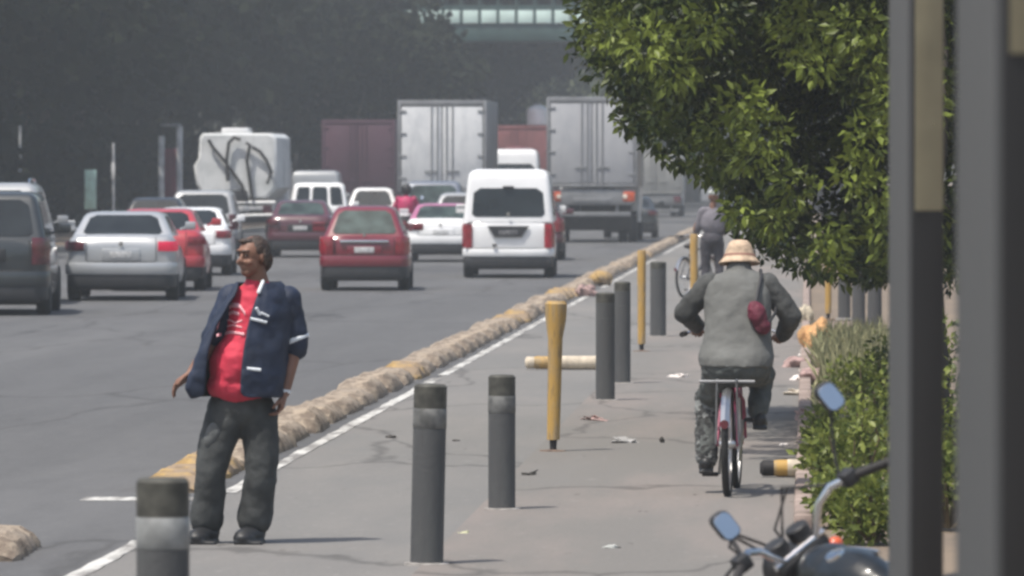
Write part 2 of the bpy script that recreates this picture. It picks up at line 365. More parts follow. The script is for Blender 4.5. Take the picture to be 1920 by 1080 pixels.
#PART2
# ------------------------------------------------------------ vehicles
m_glass = mat('dark car glass', (.014, .018, .02), .10, var=.4, scale=2, spec=.45)
m_glassg = mat('greenish car glass', (.045, .065, .06), .12, var=.5, scale=3, spec=.45)
m_tyre = mat('tyre', (.018, .018, .018), .85, var=.2, scale=12)
m_rim = mat('alloy', (.32, .32, .33), .35, .7)
m_blk = mat('black plastic', (.022, .022, .024), .55, var=.2)
m_trim = mat('chrome', (.75, .75, .76), .15, 1.0, var=.05)
m_red = mat('tail light red', (.26, .010, .022), .2, var=.3, scale=8, coat=1)
m_redd = mat('tail light dark red', (.10, .012, .02), .15, var=.3, scale=8, coat=1)
m_redon = mat('brake light lit', (.4, .01, .04), .2, emis=((1, .03, .10), .30))
m_plate = mat('licence plate', (.5, .5, .5), .5, var=.25, scale=22)
def paint(name, c, rough=.32, metal=0.0): return mat('paint ' + name, c, rough, metal, var=.06, scale=1.5, coat=.7)
def wheel(t, x, y, r, w_=.2):
    s = 1 if x > 0 else -1
    mb = MB(); mb.lathe([(r * .62, -w_ / 2), (r * .93, -w_ / 2), (r, -w_ / 2 + .03), (r, w_ / 2 - .03), (r * .93, w_ / 2), (r * .62, w_ / 2)], c=(x, y, r), axis='x', n=28)
    o = mb.build('wheel', m_tyre, t)
    mb = MB(); mb.lathe([(r * .63, -.03 * s), (r * .6, .085 * s), (r * .2, .07 * s), (.01, .09 * s)], c=(x, y, r), axis='x', n=20)
    for k in range(5):
        a = k * 2 * math.pi / 5; M = Matrix.Translation((x + .085 * s, y, r)) @ Matrix.Rotation(a, 4, 'X'); mb.box(-.008, .012, -.03, .03, .02, r * .6, M)
    mb.build('rim', m_rim, o)
def wrap(path, z0, z1, th=.03, out0=0.0, out1=0.0):
    """strip following a plan path (x,y) from z0 to z1, thickness inward (+y side)"""
    mb = MB(); rings = []
    n = len(path)
    for i, (x, y) in enumerate(path):
        a = Vector(path[max(0, i - 1)]); b = Vector(path[min(n - 1, i + 1)]); d = (b - a).normalized(); nr = Vector((-d.y, d.x))
        zc = [(z0, 0), (z0 + (z1 - z0) * .15, 1), (z0 + (z1 - z0) * .85, 1), (z1, 0)]
        ring = [(x - nr.x * 0 + nr.x * (-.012 * k), y + nr.y * (-.012 * k), z) for z, k in zc] + [(x + nr.x * th, y + nr.y * th, z1), (x + nr.x * th, y + nr.y * th, z0)]
        rings.append(ring)
    mb.loft(rings); return mb
def rrect(x0, x1, y0, y1, r, n=5):
    pts = []
    for cx, cy, a0 in ((x1 - r, y1 - r, 0), (x0 + r, y1 - r, 90), (x0 + r, y0 + r, 180), (x1 - r, y0 + r, 270)):
        for k in range(n + 1):
            a = R(a0 + 90 * k / n); pts.append((cx + r * math.cos(a), cy + r * math.sin(a)))
    return pts
def car(label, cat='car', cx=0, by=500, Y=None, style='sedan', W=1.7, H=1.45, L=4.3, paintm=None, lower=None, scale=1.0, yaw=None, glass=None, lights='red', bump='body', chrome=False, roofm=None, rack=False, bright=None, name='parked_car', group='cars in the traffic'):
    Y = Y or G(by).y
    X = GX(cx, Y); yaw = -math.degrees(X / Y) * .55 if yaw is None else yaw
    t = thing(name, label, cat, (X, Y, 0), (0, 0, R(yaw)), group, scale)
    glass = glass or m_glass; hw = W / 2; rear = dict(sedan=.74, hatch=.655, suv=.62, van=.53, pickup=.60)[style] * H
    hood = dict(sedan=.62, hatch=.63, suv=.62, van=.53, pickup=.60)[style] * H
    # lower body along its length
    if style == 'sedan': st = [(0, .80, .36, rear - .20), (.04, .90, .30, rear - .07), (.16, .965, .26, rear - .005), (.5, 1, .22, rear), (1.1, 1, .2, rear * .97), (2.4, 1, .2, hood + .03), (L - 1.2, .99, .2, hood), (L - .4, .94, .24, hood - .08), (L - .08, .86, .3, hood - .2), (L, .74, .36, hood - .3)]
    else: st = [(0, .82, .38, rear - .12), (.035, .91, .31, rear - .03), (.14, .97, .27, rear), (.5, 1, .22, rear), (1.5, 1, .2, rear), (L - 1.3, .99, .2, hood), (L - .45, .94, .24, hood - .08), (L - .08, .86, .3, hood - .2), (L, .74, .36, hood - .3)]
    mb = MB(); rings = []
    for (y, k, zb, zt) in st:
        w_ = hw * k; h = zt - zb
        half = [(.0, zb), (.55, zb), (.90, zb + .03), (.97, zb + .12 * h), (1, zb + .35 * h), (1, zb + .6 * h), (.975, zb + .8 * h), (.93, zb + .93 * h), (.84, zt), (.45, zt + .012), (0, zt + .016)]
        ring = [(a * w_, y, z) for a, z in half] + [(-a * w_, y, z) for a, z in half[-2:0:-1]]
        rings.append(ring)
    mb.loft(rings); mb.build('body', paintm, t, angle=50)
    # underbody skirt
    mb = MB(); mb.bbox(-hw * .84, hw * .84, .12, L - .2, .17, .34, .03); mb.build('underbody', m_blk, t)
    # greenhouse
    g = dict(sedan=(.52, 1.10, 2.55, 3.25), hatch=(.06, .50, 2.35, 3.1), suv=(.04, .34, 2.5, 3.15), van=(.02, .16, 3.2, 4.1), pickup=(1.6, 1.75, 2.75, 3.4))[style]
    g = (g[0], g[1], g[2] * L / 4.3, g[3] * L / 4.3) if style != 'pickup' else g
    bw, tw = dict(sedan=(.90, .68), hatch=(.91, .64), suv=(.95, .78), van=(.985, .87), pickup=(.93, .78))[style]
    zb, zt = rear - .03, H
    def fr(u, v, face):   # point on frustum faces
        w_ = hw * (bw + (tw - bw) * v); y0 = g[0] + (g[1] - g[0]) * v; y1 = g[3] + (g[2] - g[3]) * v; z = zb + (zt - zb) * v
        if face == 'r': return Vector((-w_ + 2 * w_ * u, y0, z))
        if face == 'f': return Vector((-w_ + 2 * w_ * u, y1, z))
        if face == 'L': return Vector((-w_, y0 + (y1 - y0) * u, z))
        return Vector((w_, y0 + (y1 - y0) * u, z))
    mb = MB(); rings = []
    for v, ins in ((0, 0), (.3, 0), (.6, 0), (.82, .003), (.91, .02), (.97, .07), (1.0, .17)):
        vv = min(v, .985); w_ = hw * (bw + (tw - bw) * vv) - ins; y0 = g[0] + (g[1] - g[0]) * vv + ins; y1 = g[3] + (g[2] - g[3]) * vv - ins
        rings.append([(x, y, zb + (zt - zb) * v) for x, y in rrect(-w_, w_, y0, y1, .10)])
    mb.loft(rings); mb.build('roof', roofm or paintm, t, angle=60)
    def window(nm, face, u0, u1, v0, v1, m=glass, parent=t):
        nx = {'r': Vector((0, -1, 0)), 'f': Vector((0, 1, 0)), 'L': Vector((-1, 0, 0)), 'R': Vector((1, 0, 0))}[face]
        if face == 'r': nx = Vector((0, -(zt - zb), (g[1] - g[0]))).normalized()
        if face == 'f': nx = Vector((0, (zt - zb), (g[3] - g[2]))).normalized()
        r = []; n = 6; c = .10
        pl = [(u0 + (u1 - u0) * a, v0 + (v1 - v0) * b) for a, b in ((c * .5, 0), (1 - c * .5, 0), (1, c), (1, 1 - c * 1.6), (1 - c * .9, 1), (c * .9, 1), (0, 1 - c * 1.6), (0, c))]
        mb = MB(); mb.loft([[fr(a, b, face) - nx * .03 for a, b in pl], [fr(a, b, face) + nx * .010 for a, b in pl]]); return mb.build(nm, m, parent, smooth=False)
    vr0 = .10; vtop = .64 if style == 'van' else .84
    if style == 'pickup':
        for a, b in ((.09, .33), (.38, .66), (.71, .93)): window('rear_window', 'r', a, b, .16, .84)
    else: window('rear_window', 'r', .09, .91, vr0, vtop)
    window('windscreen', 'f', .08, .92, .08, .84)
    for fc in 'LR':
        if style == 'pickup': window('side_window', fc, .12, .8, .12, .8)
        else:
            window('side_window', fc, .13, .42, .12, .62 if style == 'van' else .80); window('side_window', fc, .46, .74, .12, .62 if style == 'van' else .80)
    # rear trim
    zb0 = .30
    bp = [(-hw * 1.0, .30), (-hw * .985, .12), (-hw * .92, .0), (-hw * .78, -.055), (-hw * .4, -.075), (0, -.08), (hw * .4, -.075), (hw * .78, -.055), (hw * .92, .0), (hw * .985, .12), (hw, .30)]
    bz1 = .60 if style in ('sedan', 'hatch') else .62
    if style == 'van': bz1 = .56
    wrap(bp, .415, bz1, .05).build('bumper', paintm if bump == 'body' else m_blk, t, angle=60)
    wrap([(x * .97, y + .02) for x, y in bp], .22, .43, .05).build('bumper_lower', m_blk, t, angle=60)
    lm = m_red if lights == 'red' else m_redd
    if style == 'sedan': lz0, lz1, xi = rear - .25, rear - .10, .66
    elif style == 'hatch': lz0, lz1, xi = rear - .33, rear - .02, .70
    elif style == 'suv': lz0, lz1, xi = rear - .36, rear + .02, .74
    elif style == 'van': lz0, lz1, xi = .58, 1.04, .945
    else: lz0, lz1, xi = rear - .40, rear - .08, .84
    for s in (-1, 1):
        pth = [(s * hw * xi, -.018), (s * hw * .83, -.014), (s * hw * .925, .04), (s * hw * 1.0, .22)]
        if s > 0: pass
        else: pth = pth[::-1]
        m_ = m_redon if (bright == s) else lm
        o = wrap(pth, lz0, lz1, .04).build('tail_light', m_, t, angle=60)
        if bright == s: o['label'] = 'brighter red tail light'
        mb = MB(); zc = rear + .06 if style != 'van' else 1.25
        mb.bbox(s * (hw + .02) - .0, s * (hw + .02) + s * .17, 2.75 * L / 4.3, 2.85 * L / 4.3, zc, zc + .13, .02); mb.tube([(s * hw * .93, 2.85 * L / 4.3, zc), (s * (hw + .05), 2.8 * L / 4.3, zc + .05)], .02, 8); mb.build('door_mirror', paintm, t)
    # plate in a recess, handle strip
    pz = {'sedan': rear - .36, 'hatch': rear - .30, 'suv': rear - .28, 'van': .86, 'pickup': rear - .25}[style]
    if style != 'van':
        mb = MB(); mb.bbox(-.30, .30, -.026, .02, pz - .045, pz + .145, .015); mb.build('plate_recess', lower or m_blk if not chrome else paintm, t)
        mb = MB(); mb.bbox(-.17, .17, -.04, -.028, pz, pz + .10, .004); mb.build('licence_plate', m_plate, t)
    if chrome:
        mb = MB(); mb.bbox(-.42, .42, -.045, .0, pz + .17, pz + .22, .012); mb.build('chrome_strip', m_trim, t)
        mb = MB(); mb.lathe([(.045, -.012), (.045, 0), (.03, .01)], c=(0, -.03, pz + .30), axis='y', n=3); mb.build('emblem', m_trim, t)
    else:
        mb = MB(); mb.lathe([(.035, -.012), (.035, 0), (.02, .01)], c=(0, -.03, pz + .22), axis='y', n=20); mb.build('emblem', m_trim, t)
    r = .30 if W < 1.75 else .33
    for x in (-1, 1):
        for yy in (.75 * L / 4.3, L - .8):
            wheel(t, x * (hw - .105), yy, r)
            if yy > 2: continue
    mb = MB(); mb.tube([(hw * .45, -.03, .26), (hw * .45, .3, .26)], .03, 12); mb.build('exhaust', m_trim, t)
    # shut lines of the boot or tailgate
    if style != 'pickup':
        zt2 = rear - .03; xs = hw * (xi - .035 if style != 'van' else .86); mb = MB()
        pts = [(-xs, -.022, zt2), (-xs, -.024, bz1 + .03), (-xs * .8, -.03, bz1 + .012), (xs * .8, -.03, bz1 + .012), (xs, -.024, bz1 + .03), (xs, -.022, zt2)]
        mb.tube(pts, .007, 6); mb.build('shut_line', m_blk, t)
    if rack:
        for s in (-1, 1):
            mb = MB(); mb.tube([(s * hw * tw * .86, g[1] + .2, H - .01), (s * hw * tw * .86, g[1] + .35, H + .05), (s * hw * tw * .86, g[2] - .35, H + .05), (s * hw * tw * .86, g[2] - .2, H - .01)], .018, 8); mb.build('roof_rail', m_trim, t)
    if style == 'pickup':
        mb = MB(); bz = rear
        mb.bbox(-hw * .98, -hw * .88, .02, 1.6, .5, bz + .03, .015); mb.bbox(hw * .88, hw * .98, .02, 1.6, .5, bz + .03, .015); mb.bbox(-hw * .9, hw * .9, .0, .06, .45, bz + .035, .015); mb.build('cargo_bed', paintm, t)
    return t
silver = paint('silver', (.46, .47, .48), .35, .35); dgrey = paint('dark grey', (.028, .033, .036), .4, .1); blackc = paint('black', (.02, .021, .023))
redc = paint('red', (.17, .016, .028), .3); reddark = paint('maroon', (.085, .02, .03), .35); white = paint('white', (.80, .80, .80), .35); redb = paint('bright red', (.42, .04, .05)); grey = paint('grey', (.20, .205, .215), .4, .2)
bluegrey = paint('blue grey', (.16, .18, .22), .35, .2); pinkc = paint('taxi pink', (.42, .13, .24)); lgrey = paint('light grey', (.36, .37, .38), .4, .2)
G2 = 'cars in the traffic'
N = 'car'
car('dark grey people carrier cut by the left edge, nearest vehicle in the traffic', 'people carrier', -30, 593, style='suv', W=1.82, H=1.74, L=4.4, paintm=dgrey, name='minivan', bump='body', lights='dark')
car('silver sport utility vehicle with roof rails half hidden behind the dark people carrier', 'car', -26, 560, Y=97, style='suv', W=1.86, H=1.86, L=4.5, paintm=lgrey, name='sport_utility_vehicle', rack=True, lights='dark')
car('silver sedan with one brake light glowing, left of the standing man', 'car', 227, 565, style='sedan', W=1.76, H=1.40, L=4.4, paintm=silver, name='sedan', bright=1, lights='dark', lower=silver)
car('bright red sedan mostly hidden behind the silver sedan', 'car', 292, 545, Y=108.5, style='sedan', W=1.66, H=1.40, L=4.3, paintm=redb, name='sedan')
car('white sedan just left of the standing man, behind the bright red car', 'car', 352, 518, Y=125, style='sedan', W=1.68, H=1.34, L=4.2, paintm=white, name='sedan')
car('black car of which only the roof shows above the silver sedan', 'car', 290, 480, Y=146, style='hatch', W=1.66, H=1.46, L=4.0, paintm=blackc, name='hatchback', lights='dark')
car('grey car roof showing between the white sedan and the tanker truck', 'car', 380, 470, Y=157, style='suv', W=1.74, H=1.60, L=4.3, paintm=lgrey, name='sport_utility_vehicle', lights='dark')
car('red hatchback with chrome tailgate strip alone in the middle lane', 'car', 683, 547, Y=109, style='hatch', W=1.53, H=1.45, L=3.8, paintm=redc, name='hatchback', chrome=True, glass=m_glassg)
car('dark maroon sedan between the tanker truck and the red hatchback', 'car', 563, 482, Y=153, style='sedan', W=1.60, H=1.37, L=4.2, paintm=reddark, name='sedan', lights='dark', glass=m_glassg)
car('white pickup with three rear cab windows behind the dark maroon sedan', 'pickup', 594, 465, Y=172, style='pickup', W=1.78, H=1.83, L=4.9, paintm=white, name='pickup_truck', scale=.97)
car('grey van roof rising above the white pickup cab', 'van', 591, 440, Y=208, style='van', W=1.72, H=2.12, L=4.6, paintm=lgrey, name='van')
car('white hatchback roof showing above and left of the red hatchback', 'car', 698, 445, Y=189, style='hatch', W=1.66, H=1.60, L=4.0, paintm=white, name='hatchback')
car('pink and white taxi sedan tucked left behind the white van', 'taxi', 826, 488, Y=145, style='sedan', W=1.62, H=1.33, L=4.2, paintm=white, roofm=pinkc, name='taxi', lights='dark', lower=white, glass=m_glassg)
car('blue grey people carrier in front of the white box truck doors, above the taxi', 'people carrier', 812, 470, Y=169, style='suv', W=1.74, H=1.82, L=4.4, paintm=bluegrey, name='minivan', glass=m_glassg, lights='dark')
car('pale silver hatchback nearly hidden behind the left side of the white van', 'car', 866, 470, Y=159, style='hatch', W=1.64, H=1.54, L=4.0, paintm=lgrey, name='hatchback')
car('maroon car edge peeking out between the white van and the grey box truck', 'car', 990, 480, Y=148, style='hatch', W=1.66, H=1.52, L=4.0, paintm=reddark, name='hatchback')
car('dark low car beyond the right rear wheel of the grey box truck', 'car', 1182, 445, Y=200, style='sedan', W=1.7, H=1.30, L=4.3, paintm=dgrey, name='sedan', lights='dark')
# the white high roof van
van = car('white high roof passenger van with black rear window right of the red hatchback', 'van', 953, 522, Y=122.5, style='van', W=1.76, H=2.09, L=4.9, paintm=white, name='passenger_van', group=None, bump='body')
for c in van.children:
    if c.name.startswith('emblem'): c.location = (0, 0, .15)
mb = MB(); mb.loft([[(-.40, -.02, 1.00), (.40, -.02, 1.00), (.26, -.02, .79), (-.26, -.02, .79)], [(-.40, -.045, 1.00), (.40, -.045, 1.00), (.26, -.045, .79), (-.26, -.045, .79)]]); o = mb.build('plate_recess', m_blk, van)
mb = MB(); mb.bbox(-.18, .18, -.06, -.046, .82, .92, .004); mb.build('licence_plate', mat('worn plate', (.12, .12, .125), .5, var=.5, scale=20), o)
mb = MB(); mb.bbox(-.11, .11, .02, .09, 1.72, 1.77, .02); mb.build('brake_lamp', m_blk, van)
mb = MB(); mb.tube([(-.30, -.10, .63), (-.22, -.11, .64)], .03, 10); mb.build('bumper_sensor', m_blk, van)
mb = MB(); mb.bbox(-.84, .84, -.03, .3, .22, .40, .04); mb.build('bumper_skirt', m_blk, van)

# box trucks
m_alu = mat('aluminium grey', (.24, .245, .255), .5, .2, var=.15, scale=2)
m_door1 = ground_mat('truck door white', [((2, 1, 1.2), .45, .7, (.42, .44, .47), .6), ((8, 1, .6), .6, .8, (.3, .3, .3), .3)], (.70, .71, .72), rough=.45, bump=.05)
m_door2 = ground_mat('truck door grey', [((2, 1, 1.2), .45, .7, (.33, .34, .37), .6), ((8, 1, .6), .6, .8, (.3, .3, .3), .3)], (.44, .445, .46), rough=.5, bump=.05)
m_orange = mat('orange red lamp', (.55, .10, .04), .25, var=.3, scale=10)
def box_truck(label, cx, Y, W, top, floor, dm, fm, cabm, bx=7.0, name='box_truck', lights=True):
    t = thing(name, label, 'truck', (GX(cx, Y), Y, 0), (0, 0, 0), 'trucks in the traffic'); hw = W / 2
    mb = MB(); mb.bbox(-hw, hw, .02, bx, floor, top, .03); mb.build('cargo_box', fm, t)
    mb = MB(); f = .10
    for (x0, x1, z0, z1) in ((-hw, -hw + f, floor, top), (hw - f, hw, floor, top), (-hw + f, hw - f, top - .16, top), (-hw + f, hw - f, floor, floor + .10)):
        mb.bbox(x0 + .003, x1 - .003, -.05, .018, z0 + .003, z1 - .003, .01)
    mb.build('door_frame', fm, t)
    for s in (-1, 1):
        x0, x1 = (-hw + f + .02, -.02) if s < 0 else (.02, hw - f - .02)
        mb = MB(); mb.bbox(x0, x1, -.035, .015, floor + .12, top - .18, .012); d = mb.build('door', dm, t)
        mb = MB()
        for xx in (s * .13, s * .30): mb.tube([(xx, -.06, floor + .02), (xx, -.06, top - .06)], .018, 8)
        mb.bbox(min(s * .13, s * .5), max(s * .13, s * .5), -.075, -.05, floor + .55, floor + .60, .008); mb.build('lock_rod', fm, d)
        for k in range(4):
            z = floor + .35 + k * (top - floor - .7) / 3; a, b = sorted((s * (hw - .05), s * (hw - .26))); MB().bbox(a, b, -.06, -.036, z, z + .06, .006).build('hinge', fm, d)
        a, b = sorted((s * (hw - .08), s * (hw - .42)))
        mb = MB(); mb.bbox(a, b, -.02, .06, floor - .42, floor - .12, .02); lm_ = mb.build('tail_light', m_orange if lights else m_redd, t)
        if lights:
            mb = MB(); mb.lathe([(.07, -.02), (.06, -.035)], c=(s * (hw - .36), -.01, floor - .27), axis='y', n=14); mb.build('reversing_lamp', mat('lamp glass', (.8, .7, .6), .2), lm_)
        mb = MB(); mb.bbox(a + .0, b + .0, .95, .98, .25, .75, .01); mb.build('mud_flap', m_blk, t)
    mb = MB(); mb.bbox(-hw * .92, hw * .92, .0, .12, floor - .52, floor - .06, .02); mb.bbox(-hw * .42, hw * .42, -.02, -.003, floor - .44, floor - .30, .005); mb.build('rear_beam', m_alu, t)
    mb = MB(); mb.bbox(-hw * .85, hw * .85, .05, .17, floor - .86, floor - .72, .02)
    for s in (-1, 1): mb.bbox(s * hw * .55 - .05, s * hw * .55 + .05, .08, .16, floor - .73, floor - .50, .01)
    mb.build('bumper', m_alu, t)
    mb = MB(); mb.bbox(-.45, -.33, .13, bx + 1.6, .62, floor - .03, .02); mb.bbox(.33, .45, .13, bx + 1.6, .62, floor - .03, .02); mb.bbox(-hw * .8, hw * .8, 1.2, 1.4, .35, .9, .03); mb.bbox(-hw * .86, hw * .86, .5, .62, .42, floor - .1, .02); mb.build('chassis', m_blk, t)
    for s in (-1, 1):
        wheel(t, s * (hw - .18), 1.7, .46, .26); wheel(t, s * (hw - .47), 1.7, .46, .26); wheel(t, s * (hw - .2), bx + 1.0, .46, .28)
    mb = MB(); zt_ = min(top - .6, 2.7)
    mb.loft([[(x, y, z) for x, y in rrect(-hw * .93 + i, hw * .93 - i, bx + .15 + i, bx + 2.1 - i - k, .12)] for z, i, k in ((.55, 0, 0), (1.5, 0, .02), (zt_ - .15, .02, .35), (zt_, .12, .42))]); mb.build('cab', cabm, t)
    mb = MB(); mb.bbox(-hw * .8, hw * .8, bx + 1.9, bx + 2.0, 1.5, zt_ - .35, .03); mb.build('windscreen', m_glass, t)
    return t
tr2 = box_truck('large grey box truck with double doors and orange red lamp under the tree branches', 1110, 187, 2.66, 4.26, 1.62, m_door2, m_alu, white, bx=7.2)
tr1 = box_truck('box truck with bright white doors left of the white van', 829, 183, 2.56, 4.12, 1.50, m_door1, m_alu, white, bx=6.6, lights=False)
m_purp = mat('dull purple box', (.085, .035, .055), .6, var=.12, scale=.6)
box_truck('dull dark purple box truck far behind the white hatchback', 672, 240, 2.75, 4.05, 1.2, m_purp, m_purp, reddark, bx=7, lights=False)
m_brick = mat('faded red box', (.22, .075, .075), .6, var=.2, scale=1.2)
rt = box_truck('faded red truck far ahead, seen in the gap between the two box trucks', 972, 262, 2.7, 4.0, 1.3, m_brick, m_brick, redc, bx=6, lights=False)
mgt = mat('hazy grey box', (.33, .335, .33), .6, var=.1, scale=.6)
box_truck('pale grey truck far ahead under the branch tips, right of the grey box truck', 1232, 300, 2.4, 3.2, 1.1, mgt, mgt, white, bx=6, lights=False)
# white water tank on the far red truck
t = thing('water_tank', 'white plastic water tank standing on top of the far red truck', 'water tank', (GX(1008, 264), 264, 4.0))
MB().lathe([(.40, .0), (.46, .05), (.46, .62), (.40, .74), (.2, .84), (.15, .86)], n=24).build('tank_shell', white, t)
MB().lathe([(.16, .86), (.16, .92), (.02, .93)], n=16).build('tank_lid', mat('blue black lid', (.3, .31, .33), .5), t)
car('white high van with a tool pile strapped on the roof, between the two box trucks', 'van', 965, 430, Y=216, style='van', W=1.75, H=2.85, L=4.9, paintm=white, name='delivery_van', group=None)
t = thing('roof_load', 'pile of maroon and dark bundles on the roof of the white van between the trucks', 'bundles', (GX(965, 218), 218, 2.72))
mb = MB(); mb.ell((-.3, 0, .0), (.4, .6, .12)); mb.ell((.3, .2, .05), (.4, .7, .16)); mb.ell((.05, .5, .1), (.5, .4, .14))
clay(mb, 'bundle', mat('maroon tarp', (.12, .04, .045), .7, var=.4, scale=5), t, .03, 3)

# vacuum tanker
Yk = 181; t = thing('vacuum_truck', 'white boxy tanker truck with dark hoses looped over its rear', 'truck', (GX(441, Yk), Yk, 0), (0, 0, 0), 'trucks in the traffic')
m_tank = ground_mat('tanker white', [((1.2, 1, 1.5), .45, .65, (.45, .47, .47), .7), ((6, 1, 1), .6, .75, (.3, .31, .3), .5)], (.74, .75, .75), rough=.45, bump=.08)
k = 66.0
def kt(px, py): return ((px - 441) / k, HC - (py - 328) / k)
out = [kt(*p) for p in ((374, 258), (380, 250), (508, 250), (518, 258), (520, 352), (500, 372), (384, 372), (368, 345), (363, 312), (372, 296))]
rings = []
for yy, s in ((0, .94), (.06, 1.0), (4.8, 1.0), (4.9, .94)):
    cz = sum(p[1] for p in out) / len(out); rings.append([(p[0] * s, yy, cz + (p[1] - cz) * s) for p in out])
MB().loft(rings).build('tank', m_tank, t, angle=35)
mb = MB(); mb.bbox(-.42, .36, .25, 1.6, 3.15, 3.32, .05); mb.build('top_hatch', white, t)
for pts in (((392, 262), (400, 276), (420, 300), (438, 324), (455, 348), (462, 372)), ((428, 340), (426, 300), (430, 268), (440, 258), (452, 262)), ((462, 268), (470, 272), (464, 300), (468, 330), (474, 372)), ((474, 276), (488, 284), (500, 300), (510, 322), (502, 345))):
    MB().tube([(kt(*p)[0], -.14, kt(*p)[1]) for p in pts], .05, 8).build('hose', m_rub, t)
mb = MB(); mb.tube([(-1.0, -.06, 1.2), (1.15, -.06, 1.2)], .05, 8); mb.tube([(1.1, -.06, 1.2), (1.1, -.06, .85), (-.9, -.06, .8)], .04, 8); mb.build('rear_rail', white, t)
mb = MB(); mb.bbox(-.55, .9, -.05, .5, .62, 1.1, .05); mb.bbox(-.45, .5, .5, 6.4, .7, 1.3, .04); mb.bbox(-.35, .35, -.1, .3, 1.15, 1.55, .05); mb.build('pump_chassis', m_blk, t)
mb = MB(); mb.bbox(.0, .85, -.1, -.06, .98, 1.1, .01); mb.build('licence_bar', m_plate, t)
mb = MB(); mb.loft([[(x, y, z) for x, y in rrect(-1.1 + i, 1.1 - i, 5.1 + i, 6.9 - i, .12)] for z, i in ((.6, 0), (2.3, .02), (2.6, .14))]); mb.build('cab', white, t)
for s in (-1, 1):
    wheel(t, s * .95, 1.2, .46, .3); wheel(t, s * .98, 6.0, .46, .3)
    mb = MB(); mb.tube([(s * 1.1, 5.6, 2.2), (s * 1.32, 5.5, 2.35)], .02, 6); mb.bbox(s * 1.32 - .06, s * 1.32 + .06, 5.45, 5.5, 2.1, 2.6, .02); mb.build('wing_mirror', m_blk, t)
#PART3
# ------------------------------------------------------------ footbridge
Yb = 262; x0, x1 = GX(762, Yb), GX(1450, Yb)
zb_ = P(900, 78, Yb).z; zt_ = P(900, 46, Yb).z
t = thing('footbridge', 'green footbridge with pale translucent side panels crossing over the avenue', 'footbridge', ((x0 + x1) / 2, Yb, 0)); hw = (x1 - x0) / 2
m_grn = mat('bridge green paint', (.045, .085, .078), .5, var=.2, scale=1)
m_pane = mat('pale green sheet', (.68, .84, .77), .3, var=.12, scale=.8)
mb = MB(); mb.bbox(-hw, hw, 0, 2.6, zb_, zt_, .05); mb.build('deck', m_grn, t)
mb = MB(); n = 20
for yy in (-.05, 2.65):
    for i in range(n + 1):
        x = -hw + 2 * hw * i / n; mb.box(x - .05, x + .05, yy - .04, yy + .04, zt_ + .002, zt_ + 1.9)
    mb.box(-hw, hw, yy - .05, yy + .05, zt_ + 1.9, zt_ + 2.4); mb.box(-hw, hw, yy - .03, yy + .03, zt_ + .62, zt_ + .80)
mb.build('railing', m_grn, t)
for i in range(n):
    xa = -hw + 2 * hw * i / n + .06; xb = -hw + 2 * hw * (i + 1) / n - .06
    MB().bbox(xa, xb, -.065, -.045, zt_ + .05, zt_ + .60, .004).build('side_panel', m_pane, t)
mb = MB(); mb.bbox(-hw - .4, hw + .4, -.3, 2.9, zt_ + 2.402, zt_ + 2.52, .03); mb.build('canopy', m_grn, t)
for xx in (-hw + .4, hw - .6):
    MB().bbox(xx - .3, xx + .3, 1.0, 1.6, -.1, zb_ - .002, .04).build('pier', m_grn, t)

# ------------------------------------------------------------ things on the left median
m_whp = mat('white post paint', (.7, .69, .68), .5, var=.2, scale=4)
Y = 205; t = thing('bus_shelter', 'maroon shelter panel between two white posts under the dark trees', 'shelter', (GX(320, Y), Y, .13))
for s in (-1, 1):
    MB().bbox(s * .29 - .09, s * .29 + .09, -.07, .07, 0, 3.4 if s > 0 else 3.1, .02).build('post', m_whp, t)
MB().bbox(-.195, .195, -.03, .03, .3, 2.7, .01).build('panel', mat('maroon panel', (.16, .03, .05), .6, var=.2), t)
MB().bbox(-.3, .3, -.25, .5, 3.402, 3.49, .02).build('roof', m_alu, t)
Y = 187; t = thing('sign_board', 'pale green white board low between the dark tree trunks left of the white posts', 'sign', (GX(170, Y), Y, .13))
MB().bbox(-.17, .17, -.02, .02, .85, 2.0, .01).build('board', mat('mint board', (.42, .62, .57), .4, var=.25, scale=3), t)
MB().tube([(0, .04, 0), (0, .04, 1.8)], .03, 8).build('post', m_alu, t)
for px, top, lb in ((213, 268, 'thin white pole between the mint board and the maroon shelter'), (38, 236, 'thin pale pole above the roof of the silver sport utility vehicle')):
    Y = 182; t = thing('thin_pole', lb, 'pole', (GX(px, Y), Y, .13), group='thin poles on the median')
    MB().tube([(0, 0, 0), (0, 0, P(px, top, Y).z - .13)], .035, 10).build('shaft', m_whp, t)
    MB().bbox(-.06, .06, -.06, .06, 0, .08, .01).build('foot', m_alu, t)
    MB().bbox(-.05, .05, -.05, -.036, 1.7, 2.2, .004).build('plate', m_whp, t)

# ------------------------------------------------------------ big dark trees
m_bark = mat('bark', (.055, .045, .038), .9, var=.4, scale=3, bump=.8, bscale=12)
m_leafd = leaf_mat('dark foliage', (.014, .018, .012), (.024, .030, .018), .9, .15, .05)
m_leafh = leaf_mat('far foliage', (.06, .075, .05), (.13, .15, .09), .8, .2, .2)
def tree_mesh(seed, rad, zc, rz, ncl, per, size, low):
    rr = random.Random(seed); cl = []
    for i in range(ncl):
        a = rr.uniform(0, 2 * math.pi); q = rad * math.sqrt(rr.random()); z = zc + rr.uniform(-1, 1) * rz * math.sqrt(max(.1, 1 - (q / rad) ** 2))
        z = max(z, low + rr.uniform(0, 1.2)); s = rr.uniform(.9, 1.9)
        cl.append((q * math.cos(a), q * math.sin(a), z, s * 1.2, s * 1.2, s * .8))
    return leaves_mesh('crown', *clump_leaves(cl, per, size, shell=.6), asp=.95)
